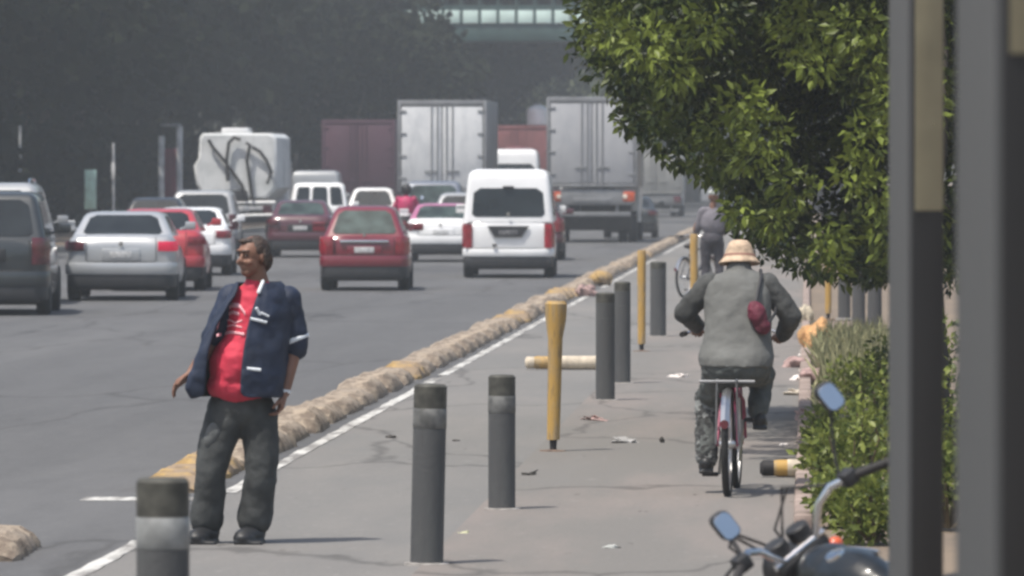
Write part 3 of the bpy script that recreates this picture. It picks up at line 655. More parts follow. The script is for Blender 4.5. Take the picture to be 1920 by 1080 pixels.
protos = [tree_mesh(11, 5.6, 8.0, 4.8, 90, 34, .48, 3.4), tree_mesh(12, 6.2, 8.5, 5.2, 100, 32, .50, 3.0), tree_mesh(13, 5.2, 9.0, 5.5, 88, 34, .46, 4.2)]
def trunk_mb(rr, h=7.5, r=.32):
    mb = MB(); pts = []; x = y = 0
    for i in range(7):
        pts.append((x, y, -.2 + h * i / 6)); x += rr.uniform(-.18, .18); y += rr.uniform(-.18, .18)
    mb.tube(pts, [r * 1.5, r * 1.05, r * .95, r * .85, r * .75, r * .6, r * .4], 12)
    for k in range(6):
        a = rr.uniform(0, 6.28); z = h * rr.uniform(.45, .8); L = rr.uniform(2.2, 3.8)
        b = Vector((pts[3][0], pts[3][1], z)); mb.tube([b, b + Vector((math.cos(a) * L * .5, math.sin(a) * L * .5, L * .35)), b + Vector((math.cos(a) * L, math.sin(a) * L, L * .9))], [r * .45, r * .28, r * .1], 8)
    return mb
trunks = []
for i in range(3):
    o = trunk_mb(random.Random(40 + i)).build('trunk', m_bark); trunks.append(o.data); bpy.data.objects.remove(o)
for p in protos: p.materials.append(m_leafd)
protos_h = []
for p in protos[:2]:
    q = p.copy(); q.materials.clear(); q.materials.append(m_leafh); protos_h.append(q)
def big_tree(x, y, i, label, group, s=1.0, far=False, cat='tree'):
    t = thing('broadleaf_tree', label, cat, (x, y, 0.0), (0, 0, random.uniform(0, 6.28)), group, s)
    c = bpy.data.objects.new('crown', (protos_h if far else protos)[i % (2 if far else 3)]); sc.collection.objects.link(c); c.parent = t
    k = bpy.data.objects.new('trunk', trunks[i % 3]); sc.collection.objects.link(k); k.parent = t
    return t
i = 0
for y in (150, 163, 176, 190, 203, 217, 231, 246, 262):
    big_tree(-26.8 + random.uniform(-.6, .6), y, i, 'dark dense tree of the front row shading the median left of the traffic', 'front row of median trees', random.uniform(.95, 1.1)); i += 1
for y in (158, 180, 202, 224, 250, 278, 306, 335):
    big_tree(-35 + random.uniform(-1.5, 1.5), y, i, 'dark tree behind the front row on the far left of the avenue', 'back row of dark trees', random.uniform(1.1, 1.3)); i += 1
for y in (278, 292, 308, 326, 346, 370, 398):
    big_tree(-21.0 + (y - 278) * .025 + random.uniform(-.6, .6), y, i, 'dark tree far up the median beyond the footbridge', 'dark median trees beyond the footbridge', random.uniform(1.25, 1.45)); i += 1
big_tree(GX(655, 256), 256, i, 'smaller dark tree hiding the left end of the footbridge', 'dark median trees beyond the footbridge', .74); i += 1
for x, y in ((-30, 300), (-29, 330), (-31, 362), (-28, 395), (-36, 372), (-24, 425), (-31, 440)):
    big_tree(x, y, i, 'dark tree closing the gaps behind the footbridge at the left', 'dark trees behind the footbridge', 1.5); i += 1
for x, y, k_ in ((-12, 374, .85), (-8, 350, .7), (-11, 340, .6)):
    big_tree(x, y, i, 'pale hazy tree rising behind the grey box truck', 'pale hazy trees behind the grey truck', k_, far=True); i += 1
for x, y in ((-15, 392), (-9, 400), (-3.5, 396), (-12, 425), (-6, 432), (1, 420)):
    big_tree(x, y, i, 'dark tree overhanging the far end of the avenue behind the trucks', 'dark trees over the far avenue', 1.5); i += 1
for x, y in ((-44, 200), (-44, 240), (-43, 290), (-38, 345), (-32, 400)):
    big_tree(x, y, i, 'tall dark tree closing the view at the far left behind both rows', 'trees closing the left side', 1.4); i += 1
for x, y in ((-26, 470), (-20, 460), (-14, 475), (-8.5, 462), (-3, 478), (3, 465), (9, 480)):
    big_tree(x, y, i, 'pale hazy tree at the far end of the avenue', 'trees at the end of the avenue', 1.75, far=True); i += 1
for x, y in ((3.5, 150), (4.5, 190), (2.5, 240), (1.0, 290), (0.5, 340), (1.5, 390)):
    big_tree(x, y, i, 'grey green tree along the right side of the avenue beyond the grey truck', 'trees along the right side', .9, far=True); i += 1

# understory shrubs of the median, dark and dense
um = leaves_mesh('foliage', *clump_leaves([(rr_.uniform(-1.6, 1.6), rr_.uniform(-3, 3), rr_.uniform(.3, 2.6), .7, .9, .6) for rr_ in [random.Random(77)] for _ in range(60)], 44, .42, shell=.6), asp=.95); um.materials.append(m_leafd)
for y in range(140, 420, 9):
    for x in ((-25.2, -33) if y < 265 else (-21.8, -29)):
        t = thing('median_bush', 'dark bush among the shaded trunks on the median', 'bush', (x + random.uniform(-.8, .8), y, .1), (0, 0, random.choice((0, 3.14))), 'dark bushes under the median trees', random.uniform(.9, 1.35))
        o = bpy.data.objects.new('foliage', um); sc.collection.objects.link(o); o.parent = t
# ------------------------------------------------------------ near ficus on the right
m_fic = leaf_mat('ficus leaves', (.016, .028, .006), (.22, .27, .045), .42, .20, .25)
Yt = 47.5
t = thing('ficus_tree', 'large glossy green tree hanging over the path at the right', 'tree', (GX(1735, Yt), Yt, 0))
ox, oy = t.location.x, t.location.y
sil = [(1062, -10), (1068, 50), (1098, 100), (1135, 140), (1160, 175), (1160, 225), (1188, 262), (1215, 288), (1250, 315), (1300, 335), (1345, 352), (1362, 400), (1372, 425), (1412, 440), (1440, 480), (1475, 508), (1530, 520), (1600, 522), (1650, 530), (1850, 540)]
def sil_y(px):
    for (a, b), (c, d) in zip(sil, sil[1:]):
        if a <= px <= c: return b + (d - b) * (px - a) / max(1, c - a)
    return -50 if px < sil[0][0] else 540
cl = []; rr = random.Random(5)
def addc(px, py, rp, Y=None, sq=.85):
    Y = Y or rr.uniform(44.2, 51); c = P(px, py, Y); r = rp / F * Y
    cl.append((c.x - ox, c.y - oy, c.z, r, r * 1.2, r * sq))
for k in range(270):
    px = rr.uniform(1110, 1860); py = rr.uniform(-350, 500)
    if py < sil_y(px) - 50: addc(px, py, rr.uniform(40, 75), rr.uniform(50.5, 53))
# silhouette edge clumps
for px in range(1085, 1860, 26):
    r = rr.uniform(26, 44); addc(px + r * .75, sil_y(px) - r * rr.uniform(.55, .85), r, rr.uniform(44.5, 49), 1.0)
n_lit0 = len(cl)
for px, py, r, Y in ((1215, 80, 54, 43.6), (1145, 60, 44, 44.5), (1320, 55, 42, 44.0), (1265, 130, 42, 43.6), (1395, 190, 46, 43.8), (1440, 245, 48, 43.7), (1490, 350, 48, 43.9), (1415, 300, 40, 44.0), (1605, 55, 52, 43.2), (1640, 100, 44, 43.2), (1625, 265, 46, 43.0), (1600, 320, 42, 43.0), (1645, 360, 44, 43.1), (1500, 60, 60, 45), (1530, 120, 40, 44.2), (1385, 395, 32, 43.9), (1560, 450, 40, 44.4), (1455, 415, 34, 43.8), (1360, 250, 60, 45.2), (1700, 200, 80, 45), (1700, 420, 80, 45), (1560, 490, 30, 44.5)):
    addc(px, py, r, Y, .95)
n_lit1 = len(cl)
for k in range(95):    # upper canopy, unseen above the frame, pushed forward to shade the crown below
    px = rr.uniform(1090, 1860); addc(px, rr.uniform(-420, -60 if px > 1260 else -150), rr.uniform(40, 80), rr.uniform(43.2, 47.5), .8)
n = 0
while n < 110:
    px = rr.uniform(1090, 1860); py = rr.uniform(-420, 520)
    if py > sil_y(px) - 45: continue
    addc(px, py, rr.uniform(30, 60), rr.uniform(48.5, 52)); n += 1
for k in range(110):   # the crown above and behind the frame
    a = rr.uniform(0, 6.28); q = 2.9 * math.sqrt(rr.random()); cl.append((.3 + q * math.cos(a), 1.5 + 1.3 * q * math.sin(a), rr.uniform(2.6, 5.6), .45, .45, .35))
parts_ = [clump_leaves([q_], 3400, .086, shell=.55, asp=.42, droop=.45) for q_ in cl]
# tint paints front lobes light and yellowish as sunlit, other clumps dark as shaded
tn = np.concatenate([np.full(len(p_[0]), (.58 if n_lit0 <= i_ < n_lit1 else .12) + rr.uniform(-.08, .16)) for i_, p_ in enumerate(parts_)])
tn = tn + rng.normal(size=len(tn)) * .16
pts, ds, sz = [np.concatenate([p_[j_] for p_ in parts_]) for j_ in range(3)]
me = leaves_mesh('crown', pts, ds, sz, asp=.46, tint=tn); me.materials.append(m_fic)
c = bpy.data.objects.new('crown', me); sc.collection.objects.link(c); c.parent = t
mb = MB(); mb.tube([(0, 0, -.2), (.03, .05, .6), (-.02, .1, 1.3), (.05, .2, 2.1), (.1, .9, 2.9), (.0, 1.5, 3.8)], [.2, .15, .14, .12, .09, .05], 12)
for k in range(6):
    q = rr.choice(cl[:60]); b = Vector((0, .15, rr.uniform(1.4, 2.2))); e = Vector(q[:3]) + Vector((0, .5, 0)); mb.tube([b, (b + e) / 2 + Vector((0, .6, .1)), e], [.03, .018, .006], 7)
mb.build('trunk', m_bark, t)

# ------------------------------------------------------------ hedge shrubs on the right
m_shr = leaf_mat('shrub leaves', (.055, .085, .014), (.26, .30, .065), .45, .35, .3)
m_stem = mat('shrub stems', (.12, .09, .05), .9, var=.3)
def shrub(px, Y, w_, h, label, size=.06, per=2600):
    x = GX(px, Y); t = thing('shrub', label, 'shrub', (x, Y, 0), group='leafy shrubs at the right of the path')
    rs = random.Random(int(px * 7 + Y)); cl = []
    for k in range(26):
        a = rs.uniform(0, 6.28); q = w_ * math.sqrt(rs.random()) * .8; z = rs.uniform(.06, h * rs.uniform(.75, 1.12) * (1 - .5 * q / w_)); r = rs.uniform(.06, .16)
        cl.append((q * math.cos(a), q * math.sin(a), z, r, r, r * .9))
    p_, d_, s_ = clump_leaves(cl, per, size, shell=.6, droop=-.25)
    me = leaves_mesh('foliage', p_, d_, s_, asp=.5); me.materials.append(m_shr)
    o = bpy.data.objects.new('foliage', me); sc.collection.objects.link(o); o.parent = t
    mb = MB()
    for c_ in cl[:14]: mb.tube([(c_[0] * .2, c_[1] * .2, 0), (c_[0] * .7, c_[1] * .7, c_[2] * .6), c_[:3]], [.012, .009, .004], 6)
    mb.build('stem', m_stem, t)
for a in ((1640, 34.6, .20, .42, 'lowest shrub right behind the motorcycle handlebar'), (1578, 36.2, .12, .34, 'small leafy tuft spilling over the path edge near the motorcycle'), (1545, 41.5, .10, .40, 'narrow leafy tuft at the path edge above the fallen faded tube'), (1780, 36, .25, .6, 'low shrub seen between the two metal poles'), (1600, 38.5, .22, .62, 'yellow green shrub behind the motorcycle, lowest and nearest'), (1690, 40, .32, .85, 'shrub mostly behind the near metal pole'), (1625, 43.5, .28, .85, 'middle shrub to the right of the mirror'), (1560, 44.5, .14, .45, 'small shrub tuft at the path edge left of the upper mirror'), (1665, 52, .34, .95, 'upper shrub under the dark tree next to the pole'), (1775, 42, .3, 1.1, 'shrub seen in the gap between the two metal poles'), (1735, 50, .4, 1.0, 'shrub behind the near pole further back'), (1600, 56, .26, .55, 'low shrub just below the grey bollards under the tree')): shrub(*a)
m_dry = leaf_mat('dry grass', (.20, .21, .10), (.38, .36, .20), .7, .2)
gx = []; gd = []
for k in range(1500):
    gx.append((rng.uniform(.12, .95), rng.uniform(58, 74), .0)); gd.append((rng.normal() * .35, rng.normal() * .35, 1))
o_me = leaves_mesh('dry_grass', np.array(gx), np.array(gd), rng.uniform(.15, .42, 1500), asp=.10); o_me.materials.append(m_dry)
o = bpy.data.objects.new('dry_grass', o_me); sc.collection.objects.link(o); tag(o, 'pale dry grass growing beneath the tree behind the shrubs', 'grass', kind='stuff')
gx = []; gd = []
for k in range(1600):
    gx.append((rng.uniform(.03, 1.2), rng.uniform(36, 60), .0)); gd.append((rng.normal() * .5, rng.normal() * .5, .8))
o_me = leaves_mesh('ground_cover', np.array(gx), np.array(gd), rng.uniform(.05, .14, 1600), asp=.25); o_me.materials.append(m_dry)
o = bpy.data.objects.new('ground_cover', o_me); sc.collection.objects.link(o); tag(o, 'thin weeds and dry leaves scattered on the dirt at the hedge foot', 'weeds', kind='stuff')

# ------------------------------------------------------------ litter and rubble
def lump(name, px, py, w_, h, d, m, label, cat, seed=0, Y=None):
    g = G(py, px); rs = random.Random(seed or int(px * 3 + py)); mb = MB()
    for k in range(6): mb.ell((rs.uniform(-.3, .3) * w_, rs.uniform(-.3, .3) * d, h * rs.uniform(.25, .55)), (w_ * rs.uniform(.2, .42), d * rs.uniform(.25, .4), h * rs.uniform(.25, .5)), (rs.uniform(-.5, .5), rs.uniform(-.5, .5), rs.uniform(0, 3)), 8, 6)
    o = clay(mb, name, m, None, voxel=max(.006, w_ / 22), smooth=1, disp=w_ * .12, dsize=w_ * .25); o.location = g
    return tag(o, label, cat)
m_or = mat('orange sack', (.50, .28, .12), .8, var=.3, scale=8, bump=.4); m_wp = mat('white paper', (.72, .66, .62), .8, var=.15, scale=8); m_pk = mat('pinkish rubble', (.38, .26, .24), .95, var=.3, scale=9, bump=.6); m_dk = mat('dark scrap', (.05, .045, .04), .9, var=.3, scale=9)
lump('sack', 1530, 662, .22, .42, .5, m_or, 'tall crumpled orange brown sack right of the cyclist arm', 'sack')
lump('sack', 1512, 610, .12, .34, .3, mat('cream sack', (.55, .48, .36), .8, var=.2, scale=7, bump=.3), 'narrow cream sack standing behind the orange brown one', 'sack')
for px, py, w_, h, d, m, lb, cat in (
    (1508, 668, .16, .07, .2, m_wp, 'white crumpled paper lying just below the orange sack', 'paper'), (1512, 700, .15, .06, .2, m_wp, 'bright white scrap of paper between the sack and the flat cardboard', 'paper'),
    (1493, 714, .10, .05, .2, m_wp, 'small white wrapper left of the bright paper scrap', 'wrapper'), (1500, 742, .22, .05, .3, mat('cardboard', (.5, .44, .36), .85, var=.2), 'flat pale cardboard piece at the path edge', 'cardboard'),
    (1492, 690, .22, .12, .4, m_pk, 'pinkish rubble heap beside the cyclist handlebar', 'rubble'), (1532, 720, .24, .18, .5, m_pk, 'pinkish brown rubble heap right of the paper scraps', 'rubble'), (1520, 790, .2, .06, .5, m_pk, 'low rubble patch halfway down the path edge', 'rubble'),
    (1470, 838, .06, .03, .08, m_wp, 'tiny white scrap above the fallen faded tube', 'paper'), (1175, 832, .12, .022, .3, mat('grey scrap', (.36, .35, .34), .8), 'flat pale grey scrap on the path left of the cyclist', 'scrap'),
    (1241, 832, .035, .06, .05, m_dk, 'small dark upright scrap on the path close to the cyclist', 'scrap'), (733, 822, .06, .025, .1, m_dk, 'dark pebble sized debris left of the band topped bollard', 'debris'), (855, 828, .045, .02, .08, m_dk, 'small grey brown debris right of the band topped bollard', 'debris'),
    (990, 893, .07, .012, .25, m_dk, 'dark chip on the path below the thick yellow post', 'debris'), (1122, 790, .14, .02, .4, m_pk, 'pinkish chip beyond the thick yellow post', 'debris'), (1270, 708, .2, .015, .3, m_wp, 'pale paper strip flat on the path left of the rear rack', 'paper'), (872, 1002, .06, .012, .12, mat('yellowish scrap', (.45, .44, .28), .8), 'yellowish flat scrap near the bottom between two bollards', 'scrap'),
    (1150, 1030, .12, .012, .12, mat('pale chip', (.38, .39, .37), .8), 'pale flat chip on the path near the bottom edge', 'scrap'),
    (1128, 536, .25, .3, .6, m_sepy, 'broken yellow lump of concrete on the separator row behind the dark bollards', 'rubble'), (1095, 556, .2, .2, .5, m_pk, 'broken pinkish concrete chunk next to the yellow lump', 'rubble')):
    lump('litter' if cat not in ('rubble',) else 'rubble', px, py, w_, h, d, m, lb, cat)

# ------------------------------------------------------------ near square metal poles
m_pole = ground_mat('pole grey', [((3, 3, .8), .45, .7, (.135, .137, .14), .6)], (.115, .118, .12), rough=.5, bump=.05)
m_pdark = mat('dark pole panel', (.028, .029, .031), .5, var=.12, scale=1.5)
m_stick = mat('yellowish reflective strip', (.30, .27, .18), .6, var=.12, scale=5)
def pole(pxl, pxm, pxr, Y, strip_py, label, strip_w):
    xl, xm, xr = GX(pxl, Y), GX(pxm, Y), GX(pxr, Y)
    a = math.atan2((xm - xl), (xr - xm)); s = (xr - xm) / math.cos(a)
    # corner nearest the camera at xm; right face turned by a
    t = thing('metal_pole', label, 'pole', (xm, Y, 0), (0, 0, a), group='square metal poles close to the camera')
    MB().bbox(-.003, s, 0, s, -.05, 6, .004).build('shaft', m_pole, t)
    z = P(pxm, strip_py, Y).z
    MB().bbox(.012, s - .004, -.004, .004, -.05, 6, .001).build('dark_panel', m_pdark, t)  # thin dark sheet covering the right face
    MB().bbox(s * strip_w, s * .93, -.008, -.0042, z, 5.5, .001).build('reflective_strip', m_stick, t)
pole(1668, 1703, 1771, 17.2, 395, 'slimmer square metal pole with long yellowish strip, left one of the two near poles', .16)
pole(1797, 1868, 2010, 11.0, 100, 'wide square metal pole cut by the right edge, the closest thing to the camera', .16)
#PART4
# ------------------------------------------------------------ people
m_skin = mat('skin', (.21, .105, .068), .55, var=.12, scale=9); m_skin2 = mat('skin dark', (.20, .10, .065), .6, var=.12, scale=9)
m_hair = mat('dark brown hair', (.045, .028, .02), .6, var=.5, scale=40, bump=.6)
m_tee = mat('red shirt', (.55, .03, .065), .75, var=.1, scale=5, bump=.2, bscale=25)
m_navy = mat('navy jacket', (.011, .020, .046), .7, var=.25, scale=6, bump=.25, bscale=25)
m_navyin = mat('black lining', (.008, .011, .011), .8, var=.2)
m_trou = mat('charcoal trousers', (.042, .045, .045), .8, var=.35, scale=7, bump=.3, bscale=20)
m_trou2 = mat('grey trouser panel', (.10, .105, .105), .8, var=.3, scale=9)
m_boot = mat('black boots', (.016, .017, .019), .5, var=.3, scale=10)
m_print = mat('pale print', (.80, .42, .46), .7, var=.15, scale=30); m_wht = mat('white cloth', (.72, .76, .80), .7, var=.1, scale=20)
m_eye = mat('eye', (.02, .015, .012), .2)

def hand(mb, wr, di, palm, r=.0085, L=.075, thumb=None):
    """palm + four unequal curled fingers + thumb. wr wrist, di direction down the hand, palm = curl direction"""
    wr = Vector(wr); di = Vector(di).normalized(); pn = Vector(palm).normalized(); sd_ = di.cross(pn).normalized()
    e = wr + di * .085
    for k in range(4):
        o = (k - 1.5) * .019
        mb.cap(wr + sd_ * o * .6, e + sd_ * o, .017, .0135, 8)
        l = L * (.86, 1.0, .95, .76)[k]; a = e + sd_ * o; b = a + (di * .85 + pn * .35) * l * .5; c = b + (di * .35 + pn * .9) * l * .35; d = c + (di * -.1 + pn) * l * .22
        mb.cap(a, b, r + .001, r, 7); mb.cap(b, c, r, r * .92, 7); mb.cap(c, d, r * .92, r * .8, 7)
    th = sd_ if thumb is None else Vector(thumb).normalized()
    a = wr + di * .03 + th * .022; b = a + (di * .6 + th * .55 + pn * .3) * .045; c = b + (di * .8 + pn * .4) * .032
    mb.cap(a, b, .014, .0105, 7); mb.cap(b, c, .0105, .009, 7)
def head(mb, c, f, s=1.0):
    """cranium, jaw, nose, brow, cheeks, lips, ears; c centre, f facing direction"""
    c = Vector(c); f = Vector(f).normalized(); r = f.cross(Vector((0, 0, 1))).normalized(); u = r.cross(f)
    M = Matrix((r, f, u)).transposed(); ro = M.to_euler()
    def q(a, b, d): return c + (r * a + f * b + u * d) * s
    mb.ell(q(0, -.012, .03), (.076 * s, .094 * s, .088 * s), ro); mb.ell(q(0, .012, -.04), (.060 * s, .072 * s, .072 * s), ro); mb.ell(q(0, .045, -.088), (.036 * s, .034 * s, .026 * s), ro)
    mb.cap(q(0, .080, .015), q(0, .096, -.020), .009 * s, .014 * s, 8); mb.ell(q(0, .078, .038), (.05 * s, .016 * s, .011 * s), ro)
    for k in (-1, 1): mb.ell(q(k * .038, .062, -.03), (.024 * s, .022 * s, .02 * s), ro); mb.ell(q(k * .078, -.01, -.005), (.010 * s, .02 * s, .032 * s), ro); mb.ell(q(k * .013, .090, -.026), (.010 * s, .010 * s, .008 * s), ro)
    mb.ell(q(0, .074, -.056), (.022 * s, .012 * s, .006 * s), ro); mb.ell(q(0, .072, -.066), (.020 * s, .012 * s, .007 * s), ro)
    return q
def sheet_mesh(levels, th=.012):
    """garment panel: levels of points, given thickness"""
    n = len(levels[0]); mb = MB(); bm = bmesh.new(); vv = [[bm.verts.new(p) for p in l] for l in levels]
    for i in range(len(levels) - 1):
        for j in range(n - 1): bm.faces.new((vv[i][j], vv[i][j + 1], vv[i + 1][j + 1], vv[i + 1][j]))
    bmesh.ops.recalc_face_normals(bm, faces=bm.faces[:]); me = bpy.data.meshes.new('t'); bm.to_mesh(me); bm.free()
    return me
def cloth(levels, name, m, parent, th=.012, disp=.012, m_in=None):
    me = sheet_mesh(levels); me.name = name; me.materials.append(m)
    if m_in: me.materials.append(m_in)
    o = bpy.data.objects.new(name, me); sc.collection.objects.link(o)
    a = o.modifiers.new('a', 'SUBSURF'); a.levels = a.render_levels = 3
    if 'cl' not in _tex: _tex['cl'] = bpy.data.textures.new('cl', 'CLOUDS'); _tex['cl'].noise_scale = .09
    d = o.modifiers.new('d', 'DISPLACE'); d.texture = _tex['cl']; d.strength = disp
    s = o.modifiers.new('s', 'SOLIDIFY'); s.thickness = th; s.offset = 0
    if m_in: s.material_offset = 1
    dg = bpy.context.evaluated_depsgraph_get(); me2 = bpy.data.meshes.new_from_object(o.evaluated_get(dg)); o.modifiers.clear(); o.data = me2; me2.name = name
    for p in me2.polygons: p.use_smooth = True
    o.parent = parent; return o

# ---- man standing in the gap of the separators
g = G(1020, 450); S = F / g.y
t = thing('person', 'man in red shirt and open navy jacket standing behind the nearest bollard looking left', 'person', g)
def q(px, py, d=0.0): return ((px - 450) / S, d, (1020 - py) / S)
mb = MB()
fd = Vector((-.66, -.75, -.02))
hq = head(mb, q(474, 479, -.02), fd, .93)
mb.cap(q(478, 500, .0), q(486, 545, .03), .056, .066)
mb.ell(q(482, 600, .03), (.185, .12, .22)); mb.ell(q(452, 690, -.01), (.165, .165, .17)); mb.ell(q(452, 765, .02), (.165, .125, .11))
mb.cap(q(440, 560, .04), q(520, 556, .03), .075, .075)
mb.cap(q(432, 558, .02), q(398, 640, -.02), .055, .043); mb.cap(q(398, 640, -.02), q(362, 698, -.10), .042, .029)
mb.cap(q(540, 565, .02), q(551, 655, .05), .056, .044); mb.cap(q(551, 655, .05), q(535, 735, -.03), .043, .029)
mb.cap(q(425, 775, .01), q(400, 880, -.02), .088, .058); mb.cap(q(400, 880, -.02), q(388, 985, .03), .056, .04)
mb.cap(q(482, 775, .03), q(488, 880, .0), .088, .058); mb.cap(q(488, 880, .0), q(473, 985, .04), .056, .04)
hand(mb, q(362, 698, -.10), (-.75, -.15, -.55), (.1, -.35, -.9)); hand(mb, q(535, 735, -.03), (-.25, -.15, -1), (-.9, -.3, .1), thumb=(-.2, -1, 0))
body = clay(mb, 'body', m_skin, t, voxel=.0062, smooth=2)
mb = MB(); mb.ell(hq(0, -.030, .042), (.077, .086, .076)); mb.ell(hq(0, -.068, -.02), (.068, .044, .075)); mb.ell(hq(.0, .035, .088), (.052, .036, .018))
for k in (-1, 1): mb.ell(hq(k * .074, -.035, .0), (.014, .034, .055))
clay(mb, 'hair', m_hair, t, voxel=.007, smooth=2, disp=.010, dsize=.02)
mb = MB()
for k in (-1, 1): mb.ell(hq(k * .030, .074, .010), (.009, .008, .0045), n=10, m=6)
mb.build('eye', m_eye, t); 
mb = MB()
for k in (-1, 1): mb.cap(hq(k * .016, .092, .034), hq(k * .052, .076, .036), .0055, .004, 6)
mb.build('eyebrow', m_hair, t)
# trousers
mb = MB(); mb.ell(q(451, 765, .02), (.188, .145, .12)); mb.ell(q(424, 790, .0), (.105, .115, .12)); mb.ell(q(484, 790, .02), (.105, .12, .12))
for pts in (((420, 785, .0, .105), (403, 850, -.02, .096), (396, 885, -.03, .086), (392, 930, .0, .088), (386, 972, .02, .094)), ((486, 785, .02, .107), (492, 850, .0, .094), (490, 885, -.01, .088), (484, 930, .02, .090), (478, 972, .03, .098))):
    for a, b in zip(pts, pts[1:]): mb.cap(q(*a[:3]), q(*b[:3]), a[3], b[3], 16)
tr = clay(mb, 'trousers', m_trou, t, voxel=.010, smooth=4, disp=.022, dsize=.09)
for px, py, d, rx, rz in ((401, 815, -.088, .042, .085),):
    mb = MB(); mb.ell(q(px, py, d), (rx, .03, rz), (0, .35, 0)); clay(mb, 'pocket_panel', m_trou2, tr, voxel=.008, smooth=1, disp=.01, dsize=.04)
mb = MB()
for px in (388, 475):
    mb2 = MB(); b = Vector(q(px, 1004, 0)); dx = -1
    mb2.ell((b.x - .015, -.03, .05), (.062, .125, .046), (0, 0, R(-28))); mb2.ell((b.x - .04, -.09, .038), (.058, .07, .036), (0, 0, R(-28))); mb2.cap((b.x + .01, .03, .07), (b.x + .01, .03, .16), .058, .06); mb2.box(b.x - .095, b.x + .06, -.15, .085, .0, .022, None)
    clay(mb2, 'boot', m_boot, t, voxel=.008, smooth=2)
# shirt
mb = MB(); mb.ell(q(478, 600, .015), (.175, .135, .21)); mb.ell(q(452, 685, -.018), (.172, .168, .19)); mb.ell(q(449, 722, -.018), (.175, .155, .10)); mb.cap(q(476, 600, .0), q(452, 690, -.02), .13, .15); mb.cap(q(445, 560, .02), q(515, 558, .02), .08, .08); mb.cap(q(478, 545, -.0), q(482, 532, .02), .075, .068)
sh = clay(mb, 'shirt', m_tee, t, voxel=.010, smooth=3, disp=.024, dsize=.07)
def stroke(pts, w_, lift=.006):
    mb = MB(); n = 14; P_ = []
    for i in range(n + 1):
        t_ = i / n * (len(pts) - 1); j = min(int(t_), len(pts) - 2); f_ = t_ - j; P_.append((pts[j][0] + (pts[j + 1][0] - pts[j][0]) * f_, pts[j][1] + (pts[j + 1][1] - pts[j][1]) * f_))
    dg = bpy.context.evaluated_depsgraph_get(); rg = []
    for (px, py) in P_:
        a = Vector(q(px, py, -1)); row = []
        for dz in (-w_, -w_ * .5, w_ * .5, w_):
            ok, loc, nr, _ = sh.closest_point_on_mesh(Vector(q(px, py - dz * S, -.35))); hit = sh.ray_cast(Vector(q(px, py - dz * S, -1)), Vector((0, 1, 0)))
            y_ = hit[1].y if hit[0] else loc.y
            row.append(Vector((a.x, y_ - (lift if abs(dz) < w_ else .001), a.z + dz)))
        rg.append(row + [r_ + Vector((0, .008, 0)) for r_ in row[::-1]])
    mb.loft(rg); return mb
bpy.context.view_layer.update()
pr = MB()
for pts, w_ in ((((412, 612), (420, 584), (436, 570), (452, 570), (464, 586)), .012), (((412, 626), (436, 620), (463, 624)), .008), (((424, 590), (438, 583), (452, 586)), .009), (((420, 602), (432, 597), (444, 603), (458, 598)), .005), (((422, 611), (440, 607), (458, 611)), .004)):
    m_ = stroke(pts, w_); pr.add(m_.v, m_.f)
pr.build('chest_print', m_print, sh)
# jacket
LV = [
 (528, [(452, -.075), (446, -.02), (452, .06), (478, .10), (512, .09), (530, .04), (522, -.05), (508, -.10), (498, -.115)]),
 (548, [(446, -.13), (428, -.06), (436, .07), (480, .13), (532, .11), (553, .02), (536, -.085), (510, -.135), (488, -.15)]),
 (590, [(418, -.175), (402, -.12), (418, .08), (480, .16), (532, .13), (556, .02), (538, -.115), (506, -.165), (474, -.185)]),
 (640, [(398, -.19), (376, -.17), (392, .02), (475, .17), (528, .14), (552, .02), (536, -.13), (502, -.185), (465, -.215)]),
 (690, [(393, -.195), (356, -.20), (372, -.02), (470, .17), (522, .13), (542, .02), (530, -.14), (498, -.2), (460, -.235)]),
 (722, [(390, -.185), (338, -.21), (362, -.04), (468, .17), (520, .13), (538, .02), (527, -.14), (496, -.2), (458, -.232)]),
 (742, [(389, -.16), (352, -.17), (384, .02), (472, .17), (518, .13), (534, .02), (524, -.14), (494, -.2), (458, -.225)])]
jk = cloth([[q(px, py, d) for px, d in row] for py, row in LV], 'jacket', m_navy, t, disp=.03, m_in=m_navyin)
mb = MB(); mb.cap(q(537, 560, .02), q(549, 620, .04), .082, .080); mb.cap(q(549, 620, .04), q(553, 648, .05), .080, .074); clay(mb, 'sleeve', m_navy, jk, voxel=.011, smooth=2, disp=.02, dsize=.08)
mb = MB(); mb.lathe([(.080, -.012), (.085, 0), (.080, .014)], n=24, M=Matrix.Translation(q(552, 636, .045)) @ Matrix.Rotation(R(-22), 4, 'Y') , cap=False); mb.build('cuff_band', m_wht, jk)
mb = MB(); mb.cap(q(434, 556, .02), q(401, 630, -.02), .075, .066); clay(mb, 'sleeve', m_navy, jk, voxel=.011, smooth=2, disp=.02, dsize=.08)
mb = MB(); mb.cap(q(497, 525, -.105), q(490, 545, -.15), .009, .010, 8); mb.build('collar_edge', m_wht, jk)
mb = MB()
for (xa, ya, xb, yb, r_) in ((476, 594, 506, 601, .008), (487, 574, 494, 587, .008), (496, 583, 510, 590, .006), (470, 687, 496, 690, .009)): mb.tube([q(xa, ya, -.222 if ya > 650 else -.196), q(xb, yb, -.212 if ya > 650 else -.178)], r_, 8)
mb.build('chest_badge', m_wht, jk)
MB().lathe([(.034, -.01), (.037, 0), (.034, .01)], n=20, M=Matrix.Translation(q(534, 731, -.026)) @ Matrix.Rotation(R(10), 4, 'Y'), cap=False).build('bracelet', m_wht, t)

